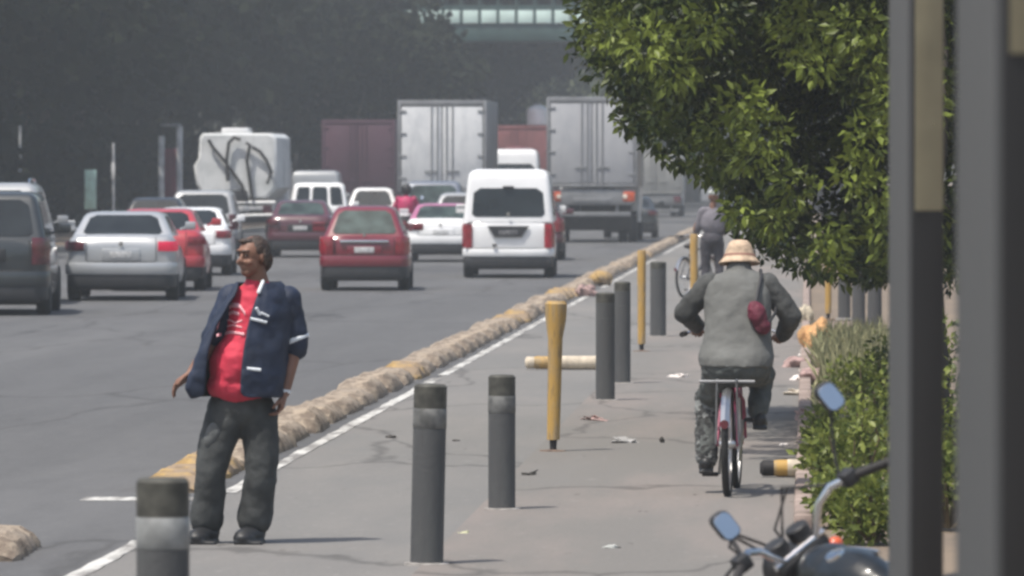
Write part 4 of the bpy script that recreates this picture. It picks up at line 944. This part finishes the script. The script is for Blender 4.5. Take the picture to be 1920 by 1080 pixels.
# ------------------------------------------------------------ bicycles
m_frame = mat('red bicycle frame', (.24, .02, .06), .4, var=.15, coat=.5); m_frame2 = mat('dark bicycle frame', (.05, .05, .06), .4)
m_spoke = mat('steel', (.55, .55, .55), .3, .9, var=.05)
def bicycle(label, loc, yaw, fm, rack=True, fenders=True):
    t = thing('bicycle', label, 'bicycle', loc, (0, 0, yaw))
    r = .325
    for y in (0, 1.05):
        mb = MB(); mb.lathe([(r - .030, -.016), (r - .014, -.022), (r, -.012), (r + .004, 0), (r, .012), (r - .014, .022), (r - .030, .016), (r - .030, -.016)], c=(0, y, r), axis='x', n=48, cap=False); w_ = mb.build('wheel', m_tyre, t)
        mb = MB(); mb.lathe([(r - .048, -.012), (r - .028, -.014), (r - .028, .014), (r - .048, .012), (r - .048, -.012)], c=(0, y, r), axis='x', n=48, cap=False); mb.build('rim', m_spoke, w_)
        mb = MB(); mb.lathe([(.018, -.05), (.03, -.03), (.03, .03), (.018, .05)], c=(0, y, r), axis='x', n=12)
        for k in range(20):
            a = k * math.pi / 10; s = (-1) ** k * .025; mb.tube([(s, y + .02 * math.cos(a + .6), r + .02 * math.sin(a + .6)), (0, y + (r - .05) * math.cos(a), r + (r - .05) * math.sin(a))], .0016, 4)
        mb.build('hub', m_spoke, w_)
    bb = (0, .43, .29); seat = (0, .27, .74); hd = (0, .80, .80); hb = (0, .86, .66); sc_ = (0, .25, .80)
    mb = MB(); mb.tube([bb, seat, sc_], .016, 10); mb.tube([seat, hd], .015, 10); mb.tube([bb, hb], .018, 10); mb.tube([(0, .78, .88), hb], .019, 10)
    for s in (-1, 1):
        mb.tube([(s * .065, 0, r), (s * .03, .30, .29), bb], .010, 8); mb.tube([(s * .065, 0, r), (s * .05, .14, .55), (s * .012, .26, .70)], .010, 8)
        mb.tube([(s * .055, 1.05, r), (s * .05, .93, .56), (0, .86, .66)], .012, 8)
    mb.tube([(-.06, .20, .62), (.06, .20, .62)], .016, 8); mb.build('frame', fm, t)
    if fenders:
        for y, a0, a1 in ((0, 20, 200), (1.05, 50, 190)):
            mb = MB(); rg = []
            for k in range(15):
                a = R(a0 + (a1 - a0) * k / 14); R1 = r + .022; c = Vector((0, y - math.cos(a) * R1, r + math.sin(a) * R1)); d = Vector((0, -math.cos(a), math.sin(a)))
                rg.append([c + Vector((-.028, 0, 0)) - d * .012, c + d * .004, c + Vector((.028, 0, 0)) - d * .012, c - d * .003])
            mb.loft(rg); mb.build('mudguard', m_spoke if y == 0 else m_frame, t)
        mb = MB(); mb.lathe([(.028, -.01), (.024, 0)], c=(0, -.345, .46), axis='y', n=14); mb.build('reflector', m_redd, t)
    mb = MB(); mb.ell((0, .20, .83), (.085, .12, .04)); mb.cap((0, .28, .84), (0, .40, .83), .03, .02); clay(mb, 'saddle', m_rub, t, voxel=.01, smooth=2)
    if rack:
        mb = MB(); mb.tube([(-.17, -.05, .712), (.17, -.05, .712)], .010, 8); mb.tube([(-.06, -.28, .72), (-.06, .2, .72)], .008, 6); mb.tube([(.06, -.28, .72), (.06, .2, .72)], .008, 6); mb.tube([(-.06, -.28, .72), (.06, -.28, .72)], .008, 6)
        for s in (-1, 1): mb.tube([(s * .07, 0, r), (s * .06, -.1, .72)], .007, 6)
        mb.build('rack', m_alu, t)
    mb = MB(); mb.tube([(0, .78, .88), (0, .77, .98)], .014, 8); mb.tube([(-.30, .66, .99), (-.22, .76, 1.01), (-.06, .78, .99), (.06, .78, .99), (.22, .76, 1.01), (.30, .66, .99)], .012, 8); h = mb.build('handlebar', m_spoke, t)
    mb = MB(); 
    for s in (-1, 1): MB().tube([(s * .30, .66, .99), (s * .315, .56, .985)], .018, 8).build('grip', m_rub, h)
    mb = MB(); mb.lathe([(.09, -.004), (.09, .004)], c=(.055, .43, .29), axis='x', n=24); mb.tube([(-.062, .43, .29), (.062, .43, .29)], .012, 8); mb.tube([(.06, .43, .29), (.075, .43, .46)], .010, 6); mb.tube([(-.06, .43, .29), (-.075, .43, .12)], .010, 6); mb.build('crank', m_spoke, t)
    for s, z in ((1, .46), (-1, .12)): mb = MB(); mb.bbox(min(s * .08, s * .18), max(s * .08, s * .18), .39, .47, z - .012, z + .012, .006); mb.build('pedal', m_rub, t)
    return t
gc = G(932, 1364)
bicycle('old red bicycle with rear rack ridden along the path by the straw hatted person', gc, R(-2.4), m_frame)

# ---- cyclist
S2 = F / gc.y
t = thing('person', 'cyclist in straw hat and grey jacket riding away along the path, seen from behind', 'person', (gc.x, gc.y, 0))
m_vest = mat('grey jacket back', (.125, .127, .12), .85, var=.15, scale=4, bump=.3, bscale=18); m_slv = mat('dark grey sleeves', (.062, .064, .062), .85, var=.3, scale=6, bump=.3, bscale=18)
m_ctr = mat('grey green trousers', (.075, .082, .078), .85, var=.3, scale=7, bump=.3); m_straw = mat('straw', (.50, .37, .26), .8, var=.25, scale=18, bump=.5, bscale=60)
def c(px, py, d=0.0): return ((px - 1364) / S2, d, (932 - py) / S2)
mb = MB(); hd = head(mb, c(1384, 506, .44), (0.08, 1, -.12), .90)
mb.cap(c(1383, 498, .40), c(1382, 530, .34), .055, .062); mb.ell(c(1381, 575, .30), (.18, .12, .17), (-.35, 0, 0)); mb.ell(c(1381, 640, .22), (.16, .12, .16)); mb.ell(c(1378, 685, .16), (.17, .15, .10))
for A, B, C_, D in (((1328, 535, .33), (1278, 590, .36), (1300, 622, .56), -1), ((1438, 535, .33), (1486, 596, .36), (1462, 634, .56), 1)):
    mb.cap(c(*A), c(*B), .052, .044); mb.cap(c(*B), c(*C_), .042, .03); hand(mb, c(*C_), (D * -.1, 1, .0), (0, .1, -1), L=.07, thumb=(-D, 0, 0))
mb.cap(c(1352, 690, .18), c(1328, 760, .50), .085, .058); mb.cap(c(1328, 760, .50), c(1322, 866, .36), .055, .038)
mb.cap(c(1410, 690, .18), c(1432, 700, .60), .085, .058); mb.cap(c(1432, 700, .60), c(1420, 785, .38), .055, .038)
clay(mb, 'body', m_skin2, t, voxel=.0068, smooth=2)
mb = MB(); mb.ell(hd(0, -.030, .01), (.076, .08, .075)); mb.ell(hd(0, -.06, -.03), (.066, .04, .05)); clay(mb, 'hair', m_hair, t, voxel=.009, smooth=1, disp=.01, dsize=.03)
# hat
mb = MB(); hc = c(1385, 492, .43); M = Matrix.Translation(hc) @ Matrix.Rotation(R(-8), 4, 'X')
mb.lathe([(.128, -.014), (.130, -.008), (.118, .006), (.104, .022), (.096, .036), (.084, .075), (.068, .112), (.050, .130), (.030, .134), (.006, .126), (.006, .118), (.046, .122), (.062, .104), (.090, .030), (.112, -.004), (.126, -.016)], n=32, M=M, cap=False); ht = mb.build('hat', m_straw, t, angle=70)
mb = MB(); mb.lathe([(.101, .030), (.097, .044), (.094, .044), (.098, .030)], n=32, M=M, cap=False); mb.build('hat_band', mat('hat band', (.30, .16, .12), .8), ht)
# jacket
mb = MB(); rg = []
for py, xa, xb, d, dp in ((508, 1360, 1408, .36, .07), (516, 1335, 1432, .35, .09), (530, 1318, 1446, .33, .12), (560, 1318, 1446, .30, .145), (600, 1320, 1445, .26, .16), (640, 1316, 1446, .21, .17), (672, 1308, 1450, .17, .205), (690, 1310, 1448, .16, .212)):
    a, b = c(xa, py, d), c(xb, py, d); w_ = (b[0] - a[0]) / 2; rg.append([((a[0] + b[0]) / 2 + w_ * (abs(math.cos(k * math.pi / 14)) ** .8) * math.copysign(1, math.cos(k * math.pi / 14)), d + dp * math.sin(k * math.pi / 14), a[2]) for k in range(28)])
mb.loft(rg); mb.cap(c(1384, 503, .39), c(1383, 530, .35), .072, .085); mb.cap(c(1337, 536, .33), c(1430, 536, .33), .07, .07)
clay(mb, 'jacket', m_vest, t, voxel=.011, smooth=3, disp=.028, dsize=.13)
for A, B, C_ in (((1330, 535, .33), (1281, 588, .35), (1304, 615, .52)), ((1436, 535, .33), (1483, 596, .35), (1468, 630, .52))):
    mb = MB(); mb.cap(c(*A), c(*B), .077, .070); mb.cap(c(*B), c(*C_), .068, .050); clay(mb, 'sleeve', m_slv, t, voxel=.011, smooth=2, disp=.025, dsize=.07)
# trousers
mb = MB(); mb.ell(c(1379, 690, .15), (.222, .19, .125)); mb.cap(c(1350, 695, .18), c(1330, 758, .48), .115, .082); mb.cap(c(1330, 758, .48), c(1324, 850, .36), .078, .066); mb.cap(c(1408, 692, .18), c(1428, 706, .56), .115, .085); mb.cap(c(1428, 706, .56), c(1420, 775, .38), .08, .064)
ct = clay(mb, 'trousers', m_ctr, t, voxel=.011, smooth=3, disp=.03, dsize=.07)
m_camo = ground_mat('camouflage leg', [((9, 9, 16), .47, .52, (.24, .25, .245), .9), ((16, 16, 26), .50, .55, (.03, .03, .03), .9)], (.06, .062, .06), bump=.5)
mb = MB(); mb.cap(c(1327, 752, .47), c(1325, 800, .43), .088, .078); mb.cap(c(1325, 800, .43), c(1323, 862, .36), .078, .068); clay(mb, 'camouflage_leg', m_camo, ct, voxel=.009, smooth=2, disp=.03, dsize=.05)
for px, py, d in ((1322, 880, .38), (1424, 797, .40)):
    mb = MB(); p = Vector(c(px, py, d)); mb.ell(p + Vector((0, .03, .0)), (.05, .125, .036)); mb.ell(p + Vector((0, -.05, .022)), (.043, .05, .045)); mb.box(p.x - .045, p.x + .045, p.y - .09, p.y + .14, p.z - .042, p.z - .022); clay(mb, 'shoe', m_boot, t, voxel=.008, smooth=2)
# shoulder bag hanging on the right of the back
tb = thing('shoulder_bag', 'dark red pouch slung at the right side of the cyclist back', 'bag', (gc.x, gc.y, 0))
mb = MB(); mb.ell(c(1420, 592, .09), (.058, .055, .095), (0, R(-18), 0)); mb.ell(c(1430, 614, .09), (.052, .05, .05)); clay(mb, 'pouch', mat('dark red pouch', (.12, .012, .03), .7, var=.3, scale=9, bump=.3), tb, voxel=.009, smooth=2, disp=.02, dsize=.05)
mb = MB(); mb.tube([c(1416, 572, .10), c(1421, 545, .17), c(1427, 520, .26), c(1425, 508, .36)], .011, 8); mb.tube([c(1438, 610, .12), c(1452, 590, .24), c(1458, 560, .36)], .010, 8); mb.build('strap', m_blk, tb)

# ---- person with a bicycle further up the path
Yf = 103; xf = GX(1335, Yf); S3 = F / Yf
t = thing('person', 'person in dark clothes standing with a bicycle further up the path beside the branches', 'person', (xf, Yf, 0))
def f(px, z, d=0.0): return ((px - 1335) / S3, d, z)
m_dkc = mat('dark clothes', (.045, .042, .05), .85, var=.3, scale=5); m_grc = mat('grey shirt', (.16, .15, .17), .85, var=.2, scale=5)
mb = MB(); hf = head(mb, f(1338, 1.62, 0), (.2, 1, -.1)); mb.cap(f(1337, 1.50), f(1336, 1.42), .055, .06); mb.ell(f(1336, 1.22), (.17, .11, .22)); mb.ell(f(1335, .95), (.16, .12, .12))
for s in (-1, 1):
    mb.cap(f(1336 + s * 20, 1.38), f(1336 + s * 26 - 6, 1.12, .06), .052, .042); mb.cap(f(1336 + s * 26 - 6, 1.12, .06), f(1325 + s * 22, .98, .28), .041, .03); hand(mb, f(1325 + s * 22, .98, .28), (-.3, .8, -.2), (0, 0, -1))
    mb.cap(f(1335 + s * 11, .9), f(1336 + s * 13, .5, .03), .085, .058); mb.cap(f(1336 + s * 13, .5, .03), f(1336 + s * 13, .09, -.02), .055, .04)
clay(mb, 'body', m_skin2, t, voxel=.009, smooth=2)
mb = MB(); mb.ell(f(1336, 1.22), (.20, .14, .24)); mb.cap(f(1318, 1.40), f(1354, 1.40), .07, .07)
for s in (-1, 1): mb.cap(f(1336 + s * 20, 1.38), f(1334 + s * 26, 1.12, .06), .07, .06); mb.cap(f(1334 + s * 26, 1.12, .06), f(1326 + s * 22, .99, .22), .058, .045)
clay(mb, 'jacket', m_grc, t, voxel=.014, smooth=2, disp=.02)
mb = MB(); mb.ell(f(1335, .95), (.185, .15, .14))
for s in (-1, 1): mb.cap(f(1335 + s * 11, .88), f(1336 + s * 13, .5, .03), .105, .075); mb.cap(f(1336 + s * 13, .5, .03), f(1336 + s * 13, .12, -.02), .074, .07)
clay(mb, 'trousers', m_dkc, t, voxel=.014, smooth=2, disp=.02)
for s in (-1, 1): mb = MB(); mb.ell(f(1336 + s * 13, .045, .03), (.05, .14, .045)); clay(mb, 'shoe', m_boot, t, voxel=.012, smooth=1)
mb = MB(); mb.ell(hf(0, -.02, .065), (.088, .10, .06)); mb.ell(hf(0, .09, .045), (.06, .06, .012)); clay(mb, 'cap', mat('pale cap', (.45, .47, .45), .8, var=.2), t, voxel=.011, smooth=1)
bicycle('dark bicycle held by the person in dark clothes further up the path', (GX(1283, Yf + .2), Yf + .1, 0), R(-22), m_frame2, rack=False)

# ------------------------------------------------------------ motorcycles
m_mir = mat('mirror glass', (.62, .64, .66), .16, 1.0, var=.02); m_tankp = mat('dark tank paint', (.010, .012, .013), .32, 0, var=.1, coat=.3)
def motorcycle(label, loc, rot, scale=1.0, tank=None, group=None):
    t = thing('motorcycle', label, 'motorcycle', loc, rot, group, scale); tank = tank or m_tankp
    for y, wd in ((.62, .10), (-.68, .12)):
        r = .30; mb = MB(); mb.lathe([(r - .07, -wd / 2 * .8), (r - .02, -wd / 2), (r, -wd / 4), (r, wd / 4), (r - .02, wd / 2), (r - .07, wd / 2 * .8)], c=(0, y, r), axis='x', n=36, cap=False); w_ = mb.build('wheel', m_tyre, t)
        mb = MB(); mb.lathe([(r - .09, -.03), (r - .066, -.04), (r - .066, .04), (r - .09, .03), (r - .09, -.03)], c=(0, y, r), axis='x', n=36, cap=False); mb.lathe([(.06, -.06), (.06, .06)], c=(0, y, r), axis='x', n=16)
        for k in range(12): a = k * math.pi / 6; mb.tube([(0, y, r), (0, y + (r - .08) * math.cos(a), r + (r - .08) * math.sin(a))], .004, 4)
        mb.build('rim', m_trim, w_)
        mb = MB(); rg = []
        for k in range(11):
            a = R(20 + 140 * k / 10 + (15 if y > 0 else -15)); c_ = Vector((0, y + math.cos(a) * (r + .03), r + math.sin(a) * (r + .03))); d_ = Vector((0, math.cos(a), math.sin(a)))
            rg.append([c_ + Vector((-.07, 0, 0)) - d_ * .03, c_ + Vector((-.04, 0, 0)), c_ + Vector((.04, 0, 0)), c_ + Vector((.07, 0, 0)) - d_ * .03, c_ - d_ * .006])
        mb.loft(rg); mb.build('mudguard', tank, t)
    mb = MB()
    for s in (-1, 1): mb.tube([(s * .09, .62, .30), (s * .09, .50, .58)], .026, 12); mb.tube([(s * .09, .50, .58), (s * .09, .34, .99)], .018, 12)
    mb.build('fork', m_trim, t)
    mb = MB(); mb.bbox(-.12, .12, .31, .37, .94, .98, .01); mb.bbox(-.12, .12, .38, .45, .76, .80, .01); mb.build('fork_clamp', m_blk, t)
    mb = MB(); mb.tube([(0, .40, .92), (0, .1, .72), (0, -.35, .70), (0, -.85, .78)], .03, 10); mb.tube([(0, .42, .80), (0, .28, .40), (0, -.2, .32)], .026, 10)
    for s in (-1, 1): mb.tube([(s * .09, -.68, .30), (s * .10, -.2, .38)], .022, 8); mb.tube([(s * .11, -.60, .34), (s * .11, -.48, .70)], .028, 10)
    mb.build('frame', m_blk, t)
    mb = MB(); mb.ell((0, .10, .86), (.135, .27, .125)); mb.ell((0, .20, .90), (.12, .16, .10)); mb.ell((0, -.12, .82), (.09, .12, .08)); tk = clay(mb, 'tank', tank, t, voxel=.012, smooth=3)
    mb = MB()
    for s in (-1, 1): mb.tube([(s * .10, -.05, .93), (s * .128, .12, .91), (s * .10, .30, .93)], .010, 6); mb.tube([(s * .115, -.08, .87), (s * .142, .12, .85), (s * .112, .32, .88)], .006, 6)
    mb.lathe([(.04, .975), (.038, .99), (.01, .992)], c=(0, .08, 0), n=16); mb.build('chrome_strip', m_trim, tk)
    mb = MB(); mb.ell((0, -.32, .80), (.13, .24, .06)); mb.ell((0, -.62, .86), (.11, .2, .05)); clay(mb, 'seat', m_rub, t, voxel=.014, smooth=3)
    mb = MB(); mb.bbox(-.14, .14, -.12, .26, .28, .52, .05); mb.lathe([(.075, .50), (.085, .53), (.075, .56), (.085, .59), (.075, .62), (.07, .68)], c=(0, .10, 0), n=16); e = mb.build('engine', m_alu, t)
    mb = MB(); mb.tube([(.08, .18, .55), (.12, .32, .42), (.15, .1, .24), (.16, -.4, .26), (.17, -.95, .38)], [.02, .022, .025, .04, .045], 12); mb.build('exhaust', m_trim, t)
    mb = MB(); mb.lathe([(.03, -.10), (.085, -.04), (.095, .02), (.09, .04)], c=(0, .50, .90), axis='y', n=20); h = mb.build('headlight', m_blk, t)
    MB().lathe([(.088, .041), (.06, .058), (.01, .064)], c=(0, .50, .90), axis='y', n=20).build('lens', m_mir, h)
    for s in (-1, 1):
        mb = MB(); mb.lathe([(.042, .98), (.046, 1.0), (.046, 1.03), (.04, 1.035)], c=(s * .055, .38, .02), n=16); mb.build('gauge', m_blk, t)
        mb = MB(); mb.tube([(s * .10, .46, .86), (s * .17, .46, .87)], .01, 6); mb.ell((s * .19, .46, .87), (.035, .03, .028)); mb.build('turn_signal', m_orange, t)
    mb = MB(); mb.tube([(-.12, .33, .99), (.12, .33, .99)], .014, 10)
    for s in (-1, 1): mb.tube([(s * .08, .33, .99), (s * .15, .31, 1.09), (s * .21, .27, 1.13), (s * .27, .22, 1.13)], .015, 10)
    b = mb.build('handlebar', m_trim, t)
    for s in (-1, 1):
        MB().tube([(s * .27, .22, 1.13), (s * .40, .12, 1.115)], .018, 10).build('grip', m_rub, b)
        mb = MB(); mb.bbox(s * .27 - .03, s * .27 + .03, .19, .26, 1.10, 1.16, .012); mb.tube([(s * .27, .26, 1.13), (s * .34, .25, 1.12), (s * .42, .18, 1.10)], .007, 6); mb.build('brake_lever', m_blk, b)
    for s, mp in ((1, (.375, .22, 1.42)), (-1, (-.235, .25, 1.27))):
        mp = Vector(mp); mb = MB(); mb.tube([(s * .25, .24, 1.14), (s * .27, .25, 1.2), mp - Vector((s * .02, -.03, .05))], .006, 8); mb.build('mirror_stem', m_blk, t)
        mb = MB(); rg = [[(mp.x + (x) * k, mp.y + .02 - y + z * k * .35, mp.z + z * k) for x, z in rrect(-.040, .040, -.052, .052, .026)] for k, y in ((.5, -.025), (.95, -.01), (1, .015), (.96, .02))]; mb.loft(rg); k_ = mb.build('mirror', m_blk, t)
        mb = MB(); rg = [[(mp.x + (x) * k, mp.y + .02 - y + z * k * .35, mp.z + z * k) for x, z in rrect(-.040, .040, -.052, .052, .026)] for k, y in ((.9, .0205), (.88, .0225))]; mb.loft(rg); mb.build('mirror_glass', m_mir, k_)
    for k in range(4):
        s = (-1) ** k; mb = MB(); mb.tube([(s * .24, .26, 1.12), (s * .14, .46 + .02 * k, 1.16), (s * .03, .50, 1.05 - .03 * k), (s * .02, .42, .84)], .006, 6); mb.build('cable', m_rub, t)
    mb = MB(); mb.lathe([(.04, -.03), (.05, 0), (.045, .02)], c=(0, -.90, .80), axis='y', n=14); mb.build('tail_light', m_red, t)
    mb = MB(); mb.tube([(-.12, .0, .32), (-.26, -.06, .02)], .012, 8); mb.build('side_stand', m_blk, t)
    return t
MQ = Matrix.Rotation(R(30), 4, 'Z') @ Matrix.Rotation(R(-34), 4, 'Y')
mt = motorcycle('dark motorcycle with chrome handlebar leaning to the left in the bottom right corner', (0, 0, 0), MQ.to_euler(), .90)
ck = MQ @ (Vector((0, .33, 1.0)) * .90); Ym = 21.2; mt.location = (GX(1497, Ym) - ck.x, Ym - ck.y, 0)
# rider in red between the cars
Ym = 158; xm = GX(762, Ym)
motorcycle('small motorcycle under the rider in red between the red hatchback and the taxi', (xm, Ym, 0), (0, 0, 0), 1.0, tank=redc)
t = thing('person', 'motorcycle rider with dark helmet and crimson jacket between red hatchback and taxi', 'person', (xm, Ym, 0))
mb = MB(); mb.ell((0, -.10, 1.17), (.19, .14, .28)); mb.ell((0, -.25, .93), (.19, .2, .14)); mb.cap((0, -.02, 1.42), (0, .0, 1.5), .06, .06); head(mb, (0, .02, 1.60), (0, 1, 0))
for s in (-1, 1):
    mb.cap((s * .19, -.05, 1.38), (s * .29, .02, 1.15), .055, .045); mb.cap((s * .29, .02, 1.15), (s * .34, .16, 1.12), .043, .035); hand(mb, (s * .34, .08, 1.13), (s * .1, 1, 0), (0, 0, -1))
    mb.cap((s * .12, -.25, .90), (s * .24, .18, .82), .09, .065); mb.cap((s * .24, .18, .82), (s * .2, .02, .36), .06, .045); mb.ell((s * .2, .08, .32), (.05, .14, .05))
clay(mb, 'body', m_dkc, t, voxel=.013, smooth=2)
mb = MB(); mb.ell((0, -.10, 1.17), (.22, .17, .30)); mb.cap((-.15, -.04, 1.36), (.15, -.04, 1.36), .08, .08)
for s in (-1, 1): mb.cap((s * .19, -.05, 1.38), (s * .30, .02, 1.15), .08, .068); mb.cap((s * .30, .02, 1.15), (s * .34, .10, 1.13), .066, .055)
clay(mb, 'jacket', mat('crimson jacket', (.42, .02, .10), .6, var=.15, scale=5), t, voxel=.014, smooth=2, disp=.02)
mb = MB(); mb.ell((0, .01, 1.63), (.13, .15, .14)); mb.ell((0, .05, 1.56), (.11, .12, .10)); clay(mb, 'helmet', m_blk, t, voxel=.012, smooth=2)
# ------------------------------------------------------------ haze
hz = MB().box(-60, 60, -12, 505, -1.3, 24).build('haze', bpy.data.materials.new('haze air'), smooth=False)
m = hz.data.materials[0]; m.use_nodes = True; n = m.node_tree; n.nodes.remove(n.nodes['Principled BSDF'])
pv = n.nodes.new('ShaderNodeVolumePrincipled'); pv.inputs['Color'].default_value = (.86, .93, 1.0, 1); pv.inputs['Density'].default_value = .0006; pv.inputs['Anisotropy'].default_value = 0.1
n.links.new(pv.outputs[0], n.nodes['Material Output'].inputs['Volume']); tag(hz, kind='stuff'); hz['label'] = 'thin grey blue haze over the avenue'; hz['category'] = 'haze'
